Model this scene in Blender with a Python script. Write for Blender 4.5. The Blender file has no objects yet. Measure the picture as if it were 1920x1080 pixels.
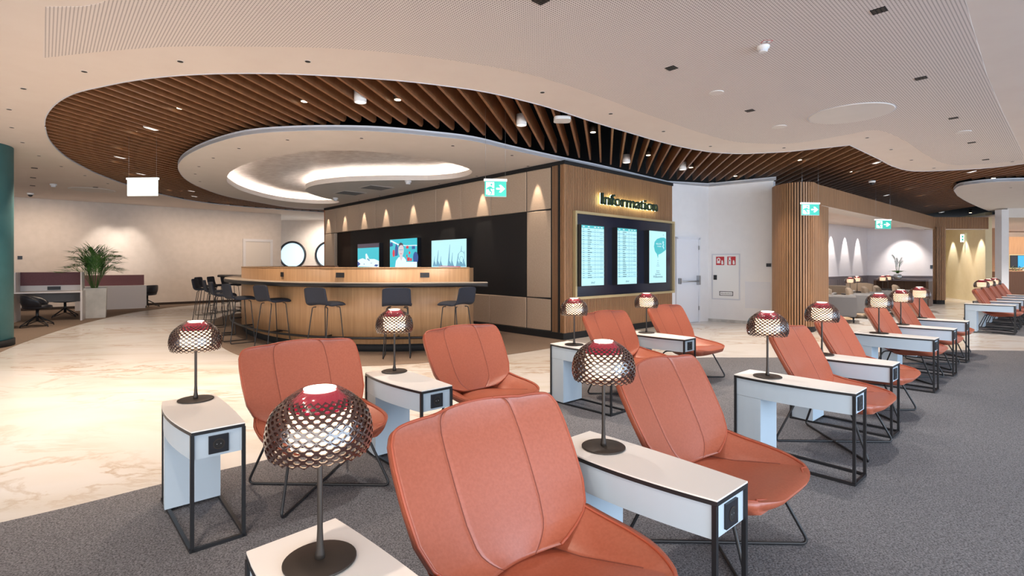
import bpy, math, random
from mathutils import Vector, Matrix
from mathutils.geometry import tessellate_polygon
PI = math.pi
random.seed(7)
C = bpy.context.scene.collection
sc = bpy.context.scene

# ------------------------------------------------------------------ camera model (level camera, lens shift)
F, CX, HY, CH = 965.0, 960.0, 497.0, 1.42
def gp(px, py, z=0.0):
    """point of the horizontal plane z that the photograph shows at px, py"""
    Y = F * (z - CH) / (HY - py)
    return ((px - CX) / F * Y, Y)
def pxY(px, Y):
    return ((px - CX) / F * Y, Y)

# ------------------------------------------------------------------ materials
MATS = {}
def mat(name, col, rough=0.5, metal=0.0, emit=None, estr=0.0, coat=0.0, trans=0.0, spec=0.5, alpha=1.0):
    if name in MATS: return MATS[name]
    m = bpy.data.materials.new(name); m.use_nodes = True
    b = m.node_tree.nodes['Principled BSDF']
    b.inputs['Base Color'].default_value = (*col, 1)
    b.inputs['Roughness'].default_value = rough
    b.inputs['Metallic'].default_value = metal
    b.inputs['Coat Weight'].default_value = coat
    b.inputs['Transmission Weight'].default_value = trans
    b.inputs['Specular IOR Level'].default_value = spec
    b.inputs['Alpha'].default_value = alpha
    if emit:
        b.inputs['Emission Color'].default_value = (*emit, 1)
        b.inputs['Emission Strength'].default_value = estr
    MATS[name] = m
    return m
def nodes(m):
    nt = m.node_tree
    return nt, nt.nodes, nt.links, nt.nodes['Principled BSDF']
def noisy(name, c1, c2, scale, rough=0.6, detail=4, stretch=(1,1,1), bump=0.0, lo=0.35, hi=0.65, coat=0.0, rot=0.0, metal=0.0, spec=0.5):
    if name in MATS: return MATS[name]
    m = mat(name, c1, rough, metal, coat=coat, spec=spec)
    nt, N, L, b = nodes(m)
    tc = N.new('ShaderNodeTexCoord'); mp = N.new('ShaderNodeMapping')
    mp.inputs['Scale'].default_value = stretch; mp.inputs['Rotation'].default_value = (0,0,rot)
    no = N.new('ShaderNodeTexNoise'); no.inputs['Scale'].default_value = scale; no.inputs['Detail'].default_value = detail
    cr = N.new('ShaderNodeValToRGB')
    cr.color_ramp.elements[0].position = lo; cr.color_ramp.elements[1].position = hi
    cr.color_ramp.elements[0].color = (*c1,1); cr.color_ramp.elements[1].color = (*c2,1)
    L.new(tc.outputs['Object'], mp.inputs['Vector']); L.new(mp.outputs['Vector'], no.inputs['Vector'])
    L.new(no.outputs['Fac'], cr.inputs['Fac']); L.new(cr.outputs['Color'], b.inputs['Base Color'])
    if bump:
        bp = N.new('ShaderNodeBump'); bp.inputs['Strength'].default_value = bump; bp.inputs['Distance'].default_value = 0.01
        L.new(no.outputs['Fac'], bp.inputs['Height']); L.new(bp.outputs['Normal'], b.inputs['Normal'])
    return m

M_ceil = noisy('ceiling_plaster', (.76,.675,.615), (.78,.70,.64), 3, .85)
M_ring = noisy('island_plaster', (.72,.68,.64), (.74,.70,.665), 3, .8)
M_edge = mat('ceiling_edge_trim', (.60,.62,.68), .5)
M_wall_warm = noisy('warm_plaster', (.66,.575,.50), (.70,.61,.535), 6, .85)
M_wall_white = noisy('white_plaster', (.78,.78,.80), (.80,.80,.82), 6, .8)
M_wall_lilac = noisy('lilac_plaster', (.76,.73,.76), (.78,.75,.78), 6, .8)
M_wall_yel = noisy('honey_plaster', (.80,.70,.46), (.83,.73,.50), 6, .85)
M_black = mat('black_metal', (.012,.012,.014), .42)
M_blackmatte = mat('matt_black', (.010,.010,.011), .8)
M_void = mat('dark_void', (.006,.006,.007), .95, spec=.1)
M_leather = noisy('orange_leather', (.34,.085,.042), (.38,.10,.052), 90, .40, 3, bump=.04, spec=.6)
M_leather_dk = mat('leather_piping', (.36,.075,.035), .45)
M_seam = mat('dark_thread', (.16,.035,.018), .7)
M_tabletop = mat('cream_laminate', (.88,.85,.81), .45)
M_tablebody = mat('grey_laminate', (.47,.56,.64), .45)
M_stool = noisy('charcoal_fabric', (.015,.019,.032), (.024,.029,.044), 260, .85, 2, bump=.1)
M_base = mat('bronze_black', (.045,.036,.030), .5, .4)
M_socket = mat('black_plastic', (.012,.013,.018), .38)
M_concrete = noisy('pale_concrete', (.50,.50,.47), (.66,.65,.61), 3, .85, 6, bump=.1)
M_soil = noisy('potting_soil', (.03,.02,.012), (.07,.05,.03), 60, .95)
M_leaf = noisy('palm_leaf', (.035,.12,.02), (.10,.24,.04), 6, .45)
M_stem = mat('palm_stem', (.07,.14,.03), .6)
M_gold = mat('brushed_gold', (.66,.54,.30), .38, .55)
M_navyglass = mat('navy_glass', (.012,.017,.035), .18, spec=.6)
M_white = mat('white_plastic', (.80,.80,.80), .45)
M_teal = noisy('teal_paint', (.045,.16,.17), (.055,.18,.19), 4, .6)
M_plum = noisy('plum_felt', (.16,.07,.08), (.22,.10,.11), 120, .9)
M_deskwhite = mat('desk_white', (.72,.68,.66), .5)
M_taupe = noisy('taupe_fabric', (.175,.13,.09), (.215,.16,.115), 200, .85, 2)
M_grey = noisy('grey_fabric', (.17,.16,.155), (.21,.20,.195), 200, .85, 2)
M_wains = mat('mauve_panel', (.19,.165,.185), .5)
M_upho = noisy('bronze_leather', (.46,.36,.27), (.50,.40,.305), 40, .42, 3)
M_tvwall = noisy('espresso_felt', (.026,.017,.013), (.042,.029,.023), 150, .9, spec=.2)
M_greensign = mat('lit_green', (.02,.30,.24), .4, emit=(.03,.42,.33), estr=.9)
M_whitesign = mat('lit_white', (.9,.9,.9), .4, emit=(.85,1,.97), estr=1.0)
M_redsign = mat('red_sticker', (.50,.02,.03), .5)
M_chrome = mat('brushed_steel', (.45,.46,.48), .35, .9)
M_door = mat('door_white', (.72,.74,.80), .5)
M_doorwarm = mat('door_cream', (.72,.64,.56), .6)
M_bulb = mat('warm_lamp', (1,1,1), .4, emit=(1,.80,.55), estr=6)
M_cool = mat('white_lamp_face', (.8,.8,.8), .4, emit=(1,.97,.92), estr=.7)
M_letter = mat('dark_green_letter', (.012,.035,.024), .4)
M_halo = mat('letter_backlight', (1,1,1), .4, emit=(.95,1,.50), estr=11)
M_cove = mat('cove_led', (1,1,1), .4, emit=(1,.87,.76), estr=40)
M_tvblue = mat('screen_blue', (.0,.1,.2), .3, emit=(.06,.42,.85), estr=.9)
M_scr = mat('screen_pale', (.02,.02,.02), .25, emit=(.50,.86,.93), estr=1.0)
M_scr_teal = mat('screen_teal', (.02,.02,.02), .25, emit=(.06,.52,.58), estr=.95)
M_scr_row = mat('screen_row', (.02,.02,.02), .25, emit=(.36,.70,.80), estr=1.0)
M_scr_ink = mat('screen_ink', (.02,.02,.02), .25, emit=(.02,.09,.14), estr=1.0)
M_scr_aqua = mat('screen_aqua', (.02,.02,.02), .25, emit=(.03,.50,.60), estr=1.0)
M_scr_navy = mat('screen_navy', (.02,.02,.02), .25, emit=(.02,.08,.30), estr=1.0)
M_scr_red = mat('screen_red', (.02,.02,.02), .25, emit=(.65,.03,.06), estr=1.0)
M_scr_white = mat('screen_white', (.02,.02,.02), .25, emit=(.75,.86,.90), estr=1.0)
M_scr_skin = mat('screen_skin', (.02,.02,.02), .25, emit=(.66,.58,.62), estr=1.0)
M_scr_line = mat('screen_line', (.02,.02,.02), .25, emit=(.16,.36,.50), estr=1.0)
M_scr_plum = mat('screen_plum', (.02,.02,.02), .25, emit=(.05,.04,.07), estr=1.0)
M_ceildot = mat('dark_recess', (.02,.018,.016), .8)
M_sky = mat('porthole_sky', (.3,.5,.6), .3, emit=(.62,.82,.98), estr=.95)
M_carp_near = noisy('grey_carpet', (.048,.048,.052), (.285,.285,.305), 130, .95, 3, bump=.3, lo=.28, hi=.74, spec=.15)
M_carp_bar = noisy('brown_carpet', (.17,.125,.095), (.26,.20,.155), 130, .95, 3, bump=.3, lo=.3, hi=.7, spec=.15)
M_hallfloor = noisy('warm_oak_floor', (.50,.34,.20), (.60,.43,.27), 3, .5, stretch=(1,8,1))

def wood(name, c1, c2, rough=.5, sc_=(14,14,.7)):
    return noisy(name, c1, c2, 3.0, rough, 5, stretch=sc_, lo=.3, hi=.7)
M_baffle = wood('baffle_wood', (.21,.093,.040), (.30,.138,.062), .45, (3,3,3))
M_rib = wood('rib_wood', (.32,.170,.085), (.42,.235,.120))
M_ribback = mat('rib_backing', (.035,.02,.013), .8)
M_bar = wood('bar_oak', (.42,.24,.115), (.54,.325,.17), .42, (9,9,.5))
M_barin = wood('bar_oak_inner', (.30,.13,.065), (.36,.17,.09))
M_orange = mat('terracotta_panel', (.40,.13,.04), .6)

def marble():
    m = mat('onyx_marble', (.8,.75,.66), .22, spec=.45)
    nt, N, L, b = nodes(m)
    tc = N.new('ShaderNodeTexCoord'); mp = N.new('ShaderNodeMapping')
    mp.inputs['Rotation'].default_value = (0,0,math.radians(-30)); mp.inputs['Scale'].default_value = (.62,1.25,1)
    L.new(tc.outputs['Object'], mp.inputs['Vector'])
    n1 = N.new('ShaderNodeTexNoise'); n1.inputs['Scale'].default_value = .9; n1.inputs['Detail'].default_value = 7; n1.inputs['Distortion'].default_value = 1.6
    r1 = N.new('ShaderNodeValToRGB')
    e = r1.color_ramp.elements; e[0].position=.25; e[0].color=(.59,.55,.48,1); e[1].position=.75; e[1].color=(.70,.70,.70,1)
    k = r1.color_ramp.elements.new(.5); k.color=(.675,.655,.625,1)
    L.new(mp.outputs['Vector'], n1.inputs['Vector']); L.new(n1.outputs['Fac'], r1.inputs['Fac'])
    n2 = N.new('ShaderNodeTexNoise'); n2.inputs['Scale'].default_value = 1.25; n2.inputs['Detail'].default_value = 9; n2.inputs['Roughness'].default_value=.62; n2.inputs['Distortion'].default_value = 1.0
    L.new(mp.outputs['Vector'], n2.inputs['Vector'])
    s = N.new('ShaderNodeMath'); s.operation='SUBTRACT'; s.inputs[1].default_value=.5; L.new(n2.outputs['Fac'], s.inputs[0])
    a = N.new('ShaderNodeMath'); a.operation='ABSOLUTE'; L.new(s.outputs[0], a.inputs[0])
    r2 = N.new('ShaderNodeMapRange'); r2.inputs['From Min'].default_value=0; r2.inputs['From Max'].default_value=.035; r2.inputs['To Min'].default_value=1; r2.inputs['To Max'].default_value=0
    L.new(a.outputs[0], r2.inputs['Value'])
    n3 = N.new('ShaderNodeTexNoise'); n3.inputs['Scale'].default_value=.6; L.new(mp.outputs['Vector'], n3.inputs['Vector'])
    r3 = N.new('ShaderNodeMapRange'); r3.inputs['From Min'].default_value=.44; r3.inputs['From Max'].default_value=.60; r3.inputs['To Max'].default_value=.65
    L.new(n3.outputs['Fac'], r3.inputs['Value'])
    mu = N.new('ShaderNodeMath'); mu.operation='MULTIPLY'; L.new(r2.outputs[0], mu.inputs[0]); L.new(r3.outputs[0], mu.inputs[1])
    mx = N.new('ShaderNodeMix'); mx.data_type='RGBA'
    L.new(mu.outputs[0], mx.inputs['Factor']); L.new(r1.outputs['Color'], mx.inputs[6]); mx.inputs[7].default_value=(.40,.27,.15,1)
    L.new(mx.outputs[2], b.inputs['Base Color'])
    return m
M_marble = marble()

def perforated():
    m = mat('perforated_plaster', (.76,.70,.665), .85)
    nt, N, L, b = nodes(m)
    tc = N.new('ShaderNodeTexCoord'); mp = N.new('ShaderNodeMapping')
    mp.inputs['Rotation'].default_value = (0,0,math.radians(-42.3)); mp.inputs['Scale'].default_value = (1/.0245,1/.0245,1)
    L.new(tc.outputs['Object'], mp.inputs['Vector'])
    fr = N.new('ShaderNodeVectorMath'); fr.operation='FRACTION'; L.new(mp.outputs['Vector'], fr.inputs[0])
    sb = N.new('ShaderNodeVectorMath'); sb.operation='SUBTRACT'; sb.inputs[1].default_value=(.5,.5,0); L.new(fr.outputs[0], sb.inputs[0])
    ml = N.new('ShaderNodeVectorMath'); ml.operation='MULTIPLY'; ml.inputs[1].default_value=(1,1,0); L.new(sb.outputs[0], ml.inputs[0])
    ln = N.new('ShaderNodeVectorMath'); ln.operation='LENGTH'; L.new(ml.outputs[0], ln.inputs[0])
    lt = N.new('ShaderNodeMath'); lt.operation='LESS_THAN'; lt.inputs[1].default_value=.225; L.new(ln.outputs['Value'], lt.inputs[0])
    mx = N.new('ShaderNodeMix'); mx.data_type='RGBA'; L.new(lt.outputs[0], mx.inputs['Factor'])
    mx.inputs[6].default_value=(.77,.705,.67,1); mx.inputs[7].default_value=(.13,.10,.09,1)
    L.new(mx.outputs[2], b.inputs['Base Color'])
    return m
M_perf = perforated()
M_cove_leaf = noisy('silver_leaf_ceiling', (.68,.61,.58), (.90,.85,.82), 7, .45, 8, stretch=(1,2.2,1), bump=.2, metal=.1, rot=.6)
M_shade = mat('smoked_shade', (.040,.015,.011), .14, coat=1.0, spec=.6, alpha=.93)
M_shade_red = mat('ruby_shade', (.34,.012,.035), .15, emit=(.70,.02,.06), estr=.45, coat=1.0)  # emission stands in for lamp light passing through the red cone
M_shade_top = mat('smoked_clear_shade', (.10,.03,.03), .1, coat=1.0, spec=.9, alpha=.42)
M_diff = mat('lamp_diffuser', (.35,.28,.22), .6, emit=(1,.68,.44), estr=2.6)
M_difftop = mat('lamp_opening_glow', (1,.9,.8), .4, emit=(1,.86,.72), estr=5)

# ------------------------------------------------------------------ mesh builder
class MB:
    def __init__(s): s.v=[]; s.f=[]; s.m=[]; s.mats=[]; s.cur=0; s.sm=[]; s.smooth=False
    def use(s, m):
        if m not in s.mats: s.mats.append(m)
        s.cur = s.mats.index(m); return s
    def face(s, idx): s.f.append(tuple(idx)); s.m.append(s.cur); s.sm.append(s.smooth)
    def add(s, vs, fs):
        o=len(s.v); s.v += [tuple(v) for v in vs]
        for f in fs: s.face([i+o for i in f])
    def box(s, x0,x1,y0,y1,z0,z1):
        vs=[(x,y,z) for z in (z0,z1) for (x,y) in ((x0,y0),(x1,y0),(x1,y1),(x0,y1))]
        s.add(vs, [(3,2,1,0),(4,5,6,7),(0,1,5,4),(1,2,6,5),(2,3,7,6),(3,0,4,7)]); return s
    def obox(s, p, ax, L, T, z0, z1):
        """box whose base line starts at p, runs L along unit ax, T to its left"""
        nx,ny=-ax[1],ax[0]
        q=[(p[0],p[1]),(p[0]+ax[0]*L,p[1]+ax[1]*L),(p[0]+ax[0]*L+nx*T,p[1]+ax[1]*L+ny*T),(p[0]+nx*T,p[1]+ny*T)]
        if T<0: q=q[::-1]
        s.add([(x,y,z0) for x,y in q]+[(x,y,z1) for x,y in q], [(3,2,1,0),(4,5,6,7),(0,1,5,4),(1,2,6,5),(2,3,7,6),(3,0,4,7)]); return s
    def prism(s, pts, z0, z1, holes=()):
        loops=[list(pts)]+[list(h) for h in holes]
        tri=tessellate_polygon([[Vector((x,y,0)) for x,y in l] for l in loops])
        flat=[p for l in loops for p in l]; n=len(flat)
        o=len(s.v); s.v += [(x,y,z0) for x,y in flat]+[(x,y,z1) for x,y in flat]
        for t in tri:
            a,b,c=[flat[i] for i in t]
            ccw=(b[0]-a[0])*(c[1]-a[1])-(b[1]-a[1])*(c[0]-a[0])>0
            t=t if ccw else t[::-1]
            s.face([o+i+n for i in t]); s.face([o+i for i in t[::-1]])
        k=0
        for li,l in enumerate(loops):
            area=sum(l[i][0]*l[(i+1)%len(l)][1]-l[(i+1)%len(l)][0]*l[i][1] for i in range(len(l)))
            fl=(area>0)==(li==0)
            for i in range(len(l)):
                a=o+k+i; b=o+k+(i+1)%len(l)
                s.face((a,b,b+n,a+n) if fl else (b,a,a+n,b+n))
            k+=len(l)
        return s
    def tube(s, pts, r, n=8, closed=False, caps=True):
        P=[Vector(p) for p in pts]; m=len(P); o=len(s.v); sm=s.smooth; s.smooth=True
        up=None
        for i,p in enumerate(P):
            a=P[(i-1)%m] if (closed or i>0) else p; b=P[(i+1)%m] if (closed or i<m-1) else p
            t=(b-a).normalized()
            if up is None:
                up=Vector((0,0,1)) if abs(t.z)<.9 else Vector((1,0,0))
            u=(up-t*up.dot(t))
            if u.length<1e-5: u=Vector((1,0,0))-t*t.x
            u.normalize(); w=t.cross(u); up=u
            rr=r[i] if isinstance(r,(list,tuple)) else r
            for k in range(n):
                an=2*PI*k/n; q=p+u*math.cos(an)*rr+w*math.sin(an)*rr; s.v.append(tuple(q))
        for i in range(m if closed else m-1):
            j=(i+1)%m
            for k in range(n):
                l=(k+1)%n
                s.face((o+i*n+k, o+i*n+l, o+j*n+l, o+j*n+k))
        s.smooth=False
        if caps and not closed:
            s.face([o+k for k in range(n)][::-1]); s.face([o+(m-1)*n+k for k in range(n)])
        s.smooth=sm; return s
    def lathe(s, prof, n=32, c=(0,0), smooth=True):
        """prof: list of (r,z) from bottom up/out"""
        o=len(s.v); sm=s.smooth; s.smooth=smooth
        for r,z in prof:
            for k in range(n):
                a=2*PI*k/n; s.v.append((c[0]+r*math.cos(a), c[1]+r*math.sin(a), z))
        for i in range(len(prof)-1):
            for k in range(n):
                l=(k+1)%n; s.face((o+i*n+k,o+i*n+l,o+(i+1)*n+l,o+(i+1)*n+k))
        s.smooth=False
        if prof[0][0]>1e-4: s.face([o+k for k in range(n)][::-1])
        if prof[-1][0]>1e-4: s.face([o+(len(prof)-1)*n+k for k in range(n)])
        s.smooth=sm; return s
    def mesh(s, name, off=(0,0,0)):
        me=bpy.data.meshes.new(name)
        me.from_pydata([(x-off[0],y-off[1],z-off[2]) for x,y,z in s.v],[],s.f)
        for m in s.mats: me.materials.append(m)
        me.polygons.foreach_set('material_index', s.m)
        me.polygons.foreach_set('use_smooth', s.sm)
        me.update(); return me

def link(name, me, m=None, parent=None):
    o=bpy.data.objects.new(name, me); C.objects.link(o)
    if m and not me.materials: me.materials.append(m)
    if parent: o.parent=parent
    return o
def thing(name, label, cat, loc=(0,0,0), rz=0.0, group=None):
    o=bpy.data.objects.new(name, None); C.objects.link(o); o.empty_display_size=.1
    o.location=(loc[0],loc[1],loc[2] if len(loc)>2 else 0); o.rotation_euler=(0,0,rz)
    return tag(o,label,cat,group)
def tag(o,label,cat,group=None):
    o['label']=label; o['category']=cat
    if group: o['group']=group
    return o
def part(name, mb, m, parent, label=None, world=False):
    """world=True: the builder holds world coordinates of an unrotated parent"""
    if m and not mb.mats: mb.use(m)
    me=mb.mesh(name, tuple(parent.location) if world else (0,0,0))
    o=link(name, me, None, parent)
    if label: o['label']=label
    return o
def single(name, mb, m, label, cat, group=None, world_at=None):
    if m and not mb.mats: mb.use(m)
    off=world_at or (0,0,0)
    o=link(name, mb.mesh(name, off)); o.location=off
    return tag(o,label,cat,group)
def struct(name, mb, m, label=None):
    if m and not mb.mats: mb.use(m)
    o=link(name, mb.mesh(name)); o['kind']='structure'
    if label: o['label']=label
    return o
def copy_tree(root, loc, rz, label=None, group=None):
    r=root.copy(); C.objects.link(r); r.location=(loc[0],loc[1],loc[2] if len(loc)>2 else 0); r.rotation_euler=(0,0,rz)
    if label: r['label']=label
    if group: r['group']=group
    for ch in root.children:
        c=ch.copy(); C.objects.link(c); c.parent=r
        for g in ch.children:
            d=g.copy(); C.objects.link(d); d.parent=c
    return r
def put(protos, key, make, loc, rz, label, group=None):
    if key not in protos:
        o=make(); protos[key]=o
        o.location=(loc[0],loc[1],loc[2] if len(loc)>2 else 0); o.rotation_euler=(0,0,rz); o['label']=label
        if group: o['group']=group
        return o
    return copy_tree(protos[key], loc, rz, label, group)
PROTO={}
ORD=['first','second','third','fourth','fifth','sixth','seventh','eighth','ninth','tenth','eleventh','twelfth','thirteenth','fourteenth','fifteenth','sixteenth','seventeenth','eighteenth','nineteenth','twentieth']
def smooth_loop(pts, n=6, closed=True):
    """Catmull-Rom through 2-D points"""
    out=[]; m=len(pts)
    for i in range(m if closed else m-1):
        if closed: p0,p1,p2,p3=pts[(i-1)%m],pts[i],pts[(i+1)%m],pts[(i+2)%m]
        else: p0,p1,p2,p3=pts[max(i-1,0)],pts[i],pts[i+1],pts[min(i+2,m-1)]
        for k in range(n):
            t=k/n
            out.append(tuple(.5*((2*p1[j])+(-p0[j]+p2[j])*t+(2*p0[j]-5*p1[j]+4*p2[j]-p3[j])*t*t+(-p0[j]+3*p1[j]-3*p2[j]+p3[j])*t**3) for j in range(len(p1))))
    if not closed: out.append(tuple(pts[-1]))
    return out
def fillet(pts, r, n=5):
    """round the inner corners of a 3-D polyline"""
    P=[Vector(p) for p in pts]; out=[P[0]]
    for i in range(1,len(P)-1):
        a,b,c=P[i-1],P[i],P[i+1]; d1=(a-b); d2=(c-b); rr=min(r,d1.length*.45,d2.length*.45)
        p=b+d1.normalized()*rr; q=b+d2.normalized()*rr
        for k in range(n+1):
            t=k/n; out.append(p*(1-t)**2+b*2*t*(1-t)+q*t*t)
    out.append(P[-1]); return [tuple(p) for p in out]
def inside(p, poly):
    x,y=p; c=False; j=len(poly)-1
    for i in range(len(poly)):
        xi,yi=poly[i]; xj,yj=poly[j]
        if (yi>y)!=(yj>y) and x<(xj-xi)*(y-yi)/(yj-yi)+xi: c=not c
        j=i
    return c
def lerp_tab(tab, x):
    for (a,b),(c,d) in zip(tab, tab[1:]):
        if x<=c: return b+(d-b)*max(0,(x-a))/(c-a)
    return tab[-1][1]

# ------------------------------------------------------------------ camera
cam=bpy.data.cameras.new('camera'); co=bpy.data.objects.new('camera',cam); C.objects.link(co)
co.location=(0,0,CH); co.rotation_euler=(PI/2,0,0)
cam.sensor_width=36; cam.lens=F/1920*36; cam.shift_y=-(540-HY)/1920; cam.clip_end=200; cam.clip_start=.05
sc.camera=co
sc.view_settings.view_transform='Standard'; sc.view_settings.look='None'; sc.view_settings.gamma=1; sc.view_settings.exposure=0.16

# ------------------------------------------------------------------ axes of the building
P0=Vector((.99,9.72))
AI=Vector((2.88,2.72)).normalized()      # along the information wall
AB=Vector((-7.53,8.22)).normalized()     # along the bar wall
LI=3.96; LB=11.14
def s_on(px, P, A, off=0.0, side=None):
    """distance along line P+sA (moved by off along side) where image column px crosses it"""
    Q=P+(side*off if side is not None else Vector((0,0)))
    k=(px-CX)/F
    return (k*Q.y-Q.x)/(A.x-k*A.y)
NI=Vector((AI.y,-AI.x))   # outward normal of the information wall (to the camera)
NB=Vector((-AB.y,AB.x))   # outward normal of the bar wall
if NB.dot(-P0)<0: NB=-NB
if NI.dot(-P0)<0: NI=-NI

ZO, ZR = 3.50, 3.40
# ------------------------------------------------------------------ floor
mb=MB(); mb.box(-19,30,-7,31,-.1,0); struct('floor', mb, M_marble)
near=[(-7,.4)]+[gp(*p) for p in ((0,982),(155,946),(311,907),(480,868),(640,831),(760,803),(900,769),(1022,739),(1130,708),(1200,686),(1260,675),(1320,671),(1369,671),(1450,671))]
near=[(-7.5,.6)]+smooth_loop(near[1:],4,False)+smooth_loop([(5.2,8.15),(6.4,8.45),(7.69,8.56),(9.5,8.3),(12,7.5),(16,6)],4,False)+[(16,-6),(-7.5,-6)]
mb=MB(); mb.prism(near,-.02,.006); struct('carpet', mb, M_carp_near,'grey speckled carpet under the orange lounge chairs')
barc=smooth_loop([gp(*p) for p in ((470,585),(422,592),(396,604),(392,620),(405,641),(430,659),(480,676),(560,686),(674,687),(780,682),(880,673),(947,666),(1033,653))],4,False)+[(1.1,9.9),(-6,18),(-9.4,17.5)]
mb=MB(); mb.prism(barc,-.02,.006); struct('carpet', mb, M_carp_bar,'brown carpet around the curved bar')
deskc=smooth_loop([gp(*p) for p in ((0,661),(25,650),(65,635),(120,617),(175,602),(250,586),(325,576),(375,571),(430,566))],4,False)+[(-10,21.5),(-17,15.5),(-17,8.2),(-9.5,6)]
mb=MB(); mb.prism(deskc,-.02,.006); struct('carpet', mb, M_carp_bar,'brown carpet under the work desks')
rc=smooth_loop([gp(*p) for p in ((1806,597),(1818,610),(1850,621),(1885,628),(1920,631))],4,False)+[(14,9.3),(19,12),(17.5,17),(12.5,14.2)]
mb=MB(); mb.prism(rc,-.02,.006); struct('carpet', mb, M_carp_near,'grey carpet under the far right lounge chairs')
mb=MB(); mb.prism([(6.7,11.6),(15.3,18.9),(15.9,21.2),(14.6,21.4),(6.5,14.6)],-.02,.004); struct('carpet', mb, M_hallfloor,'warm brown floor of the armchair room')

# ------------------------------------------------------------------ ceiling
near_edge=[(83,235),(84,222),(91,208),(104,194),(124,181),(150,171),(190,162),(240,152),(300,144),(370,139),(450,137),(540,138),(640,143),(740,150),(830,160),(915,173),(1000,193),(1048,207),(1115,229),(1192,252),(1240,266),(1287,277),(1335,285),(1383,288),(1422,287),(1479,284),(1527,279)]
corner_edge=[(1594,272),(1623,286),(1650,299),(1673,311),(1700,319),(1728,321),(1786,319),(1862,314),(1920,307)]
far_edge=[(607,398),(511,392),(426,385),(362,377),(298,364),(238,347),(204,335),(170,321),(128,298),(102,276),(89,258)]
eA=smooth_loop([gp(x,y,ZO) for x,y in near_edge],5,False)
eB=smooth_loop([gp(x,y,ZO) for x,y in corner_edge],4,False)
eC=smooth_loop([gp(x,y,ZO) for x,y in far_edge]+[gp(83,235,ZO)],4,False)[:-1]
OPEN=eA+eB+[(14,10.2),(20,9.8),(27,13),(27,27),(-4,27)]+eC
mb=MB(); mb.smooth=False
mb.use(M_ceil).prism([(-19,-7),(30,-7),(30,31),(-19,31)],ZO,ZO+.014,[OPEN]); struct('ceiling', mb, M_ceil)
# upstand at the edge of the opening
mb=MB()
def edge_band(mb, loop, z0, z1, t, closed=False):
    m=len(loop)
    for i in range(m if closed else m-1):
        a=Vector(loop[i]); b=Vector(loop[(i+1)%m]); d=(b-a)
        if d.length<1e-5: continue
        mb.obox(a, d.normalized(), d.length, t, z0, z1)
edge_band(mb, eA+eB, ZO-.006, ZO+.017, .012); edge_band(mb, eC, ZO-.006, ZO+.017, .012)
struct('trim_1', mb, M_edge)
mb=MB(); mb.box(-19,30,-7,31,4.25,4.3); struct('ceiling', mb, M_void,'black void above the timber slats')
# perforated field
perf=[(80,108),(110,105),(183,97),(298,88),(383,86),(468,87),(560,88),(640,91),(760,101),(893,120),(993,139),(1093,170),(1192,206),(1287,240),(1335,255),(1370,264),(1407,268),(1479,269),(1551,259),(1600,250),(1647,244),(1695,263),(1748,297),(1786,309),(1850,307),(1918,300)]
pw=smooth_loop([gp(x,y,ZO) for x,y in perf],4,False)
# right side of the field is a staircase along the two building axes
pr=[gp(*p,ZO) for p in ((1918,288),(1882,216),(1853,148),(1822,43),(1810,0))]
st=[]
for a,b in zip(pr,pr[1:]):
    for k in range(8):
        t=k/8; t2=(k+1)/8
        p=Vector(a).lerp(Vector(b),t); q=Vector(a).lerp(Vector(b),t2); d=q-p
        c_=p+AI*d.dot(AI); st+= [tuple(p),tuple(c_)]
st.append(pr[-1])
pw=pw+st+[(1.0,.6),(-3.0,1.4)]+[gp(200,0,ZO),gp(187,6,ZO),gp(153,12,ZO),gp(85,13,ZO)]
mb=MB(); mb.prism(pw,ZO-.003,ZO+.002); struct('ceiling', mb, M_perf,'perforated plaster field of the ceiling')
# the white island over the bar
ring_px=[(607,393),(550,390),(487,380),(424,368),(377,352),(349,337),(336,322),(334,309),(346,294),(377,277),(424,261),(472,251),(535,246),(613,244),(708,246),(802,254),(887,264),(960,281),(1043,299),(1127,316),(1200,333),(1252,345)]
ring=[gp(x,y,ZR) for x,y in ring_px]
ringS=smooth_loop(ring,5,False)
WA=Vector((4.98,13.05)); WB=Vector((6.13,12.08))
RING=ringS+[(4.95,12.93),(6.13,11.95),(6.35,13.8),(2,19),(-4,21)]
cove_px=[(424,336),(434,320),(472,303),(519,292),(582,284),(645,282),(708,285),(771,292),(834,303),(871,313),(886,321),(878,329),(849,335),(802,338),(739,338),(660,340),(613,344),(585,349),(573,356),(582,363),(607,371),(635,377),(630,381),(598,382),(550,379),(503,372),(456,359),(431,346)]
cove=smooth_loop([gp(x,y,ZR) for x,y in cove_px],4,True)
mb=MB(); mb.prism(RING,ZR,ZR+.05,[cove]); struct('ceiling', mb, M_ring,'white ceiling island over the bar')
mb=MB(); edge_band(mb, ringS+[(4.95,12.93),(6.13,11.95)], ZR-.004, ZR+.075, .012); struct('trim_2', mb, M_edge)
mb=MB(); edge_band(mb, cove, ZR+.0, ZR+.12, .01, True); struct('trim_3', mb, M_ring)
cc=Vector((sum(p[0] for p in cove)/len(cove), sum(p[1] for p in cove)/len(cove)))
def grow(loop, d):
    out=[]; m=len(loop)
    area=sum(loop[i][0]*loop[(i+1)%m][1]-loop[(i+1)%m][0]*loop[i][1] for i in range(m)); sg=1 if area>0 else -1
    for i in range(m):
        a=Vector(loop[i-1]); b=Vector(loop[(i+1)%m]); t=(b-a)
        if t.length<1e-6: out.append(loop[i]); continue
        t.normalize(); n=Vector((t.y,-t.x))*sg
        out.append((loop[i][0]+n.x*d, loop[i][1]+n.y*d))
    return out
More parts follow.
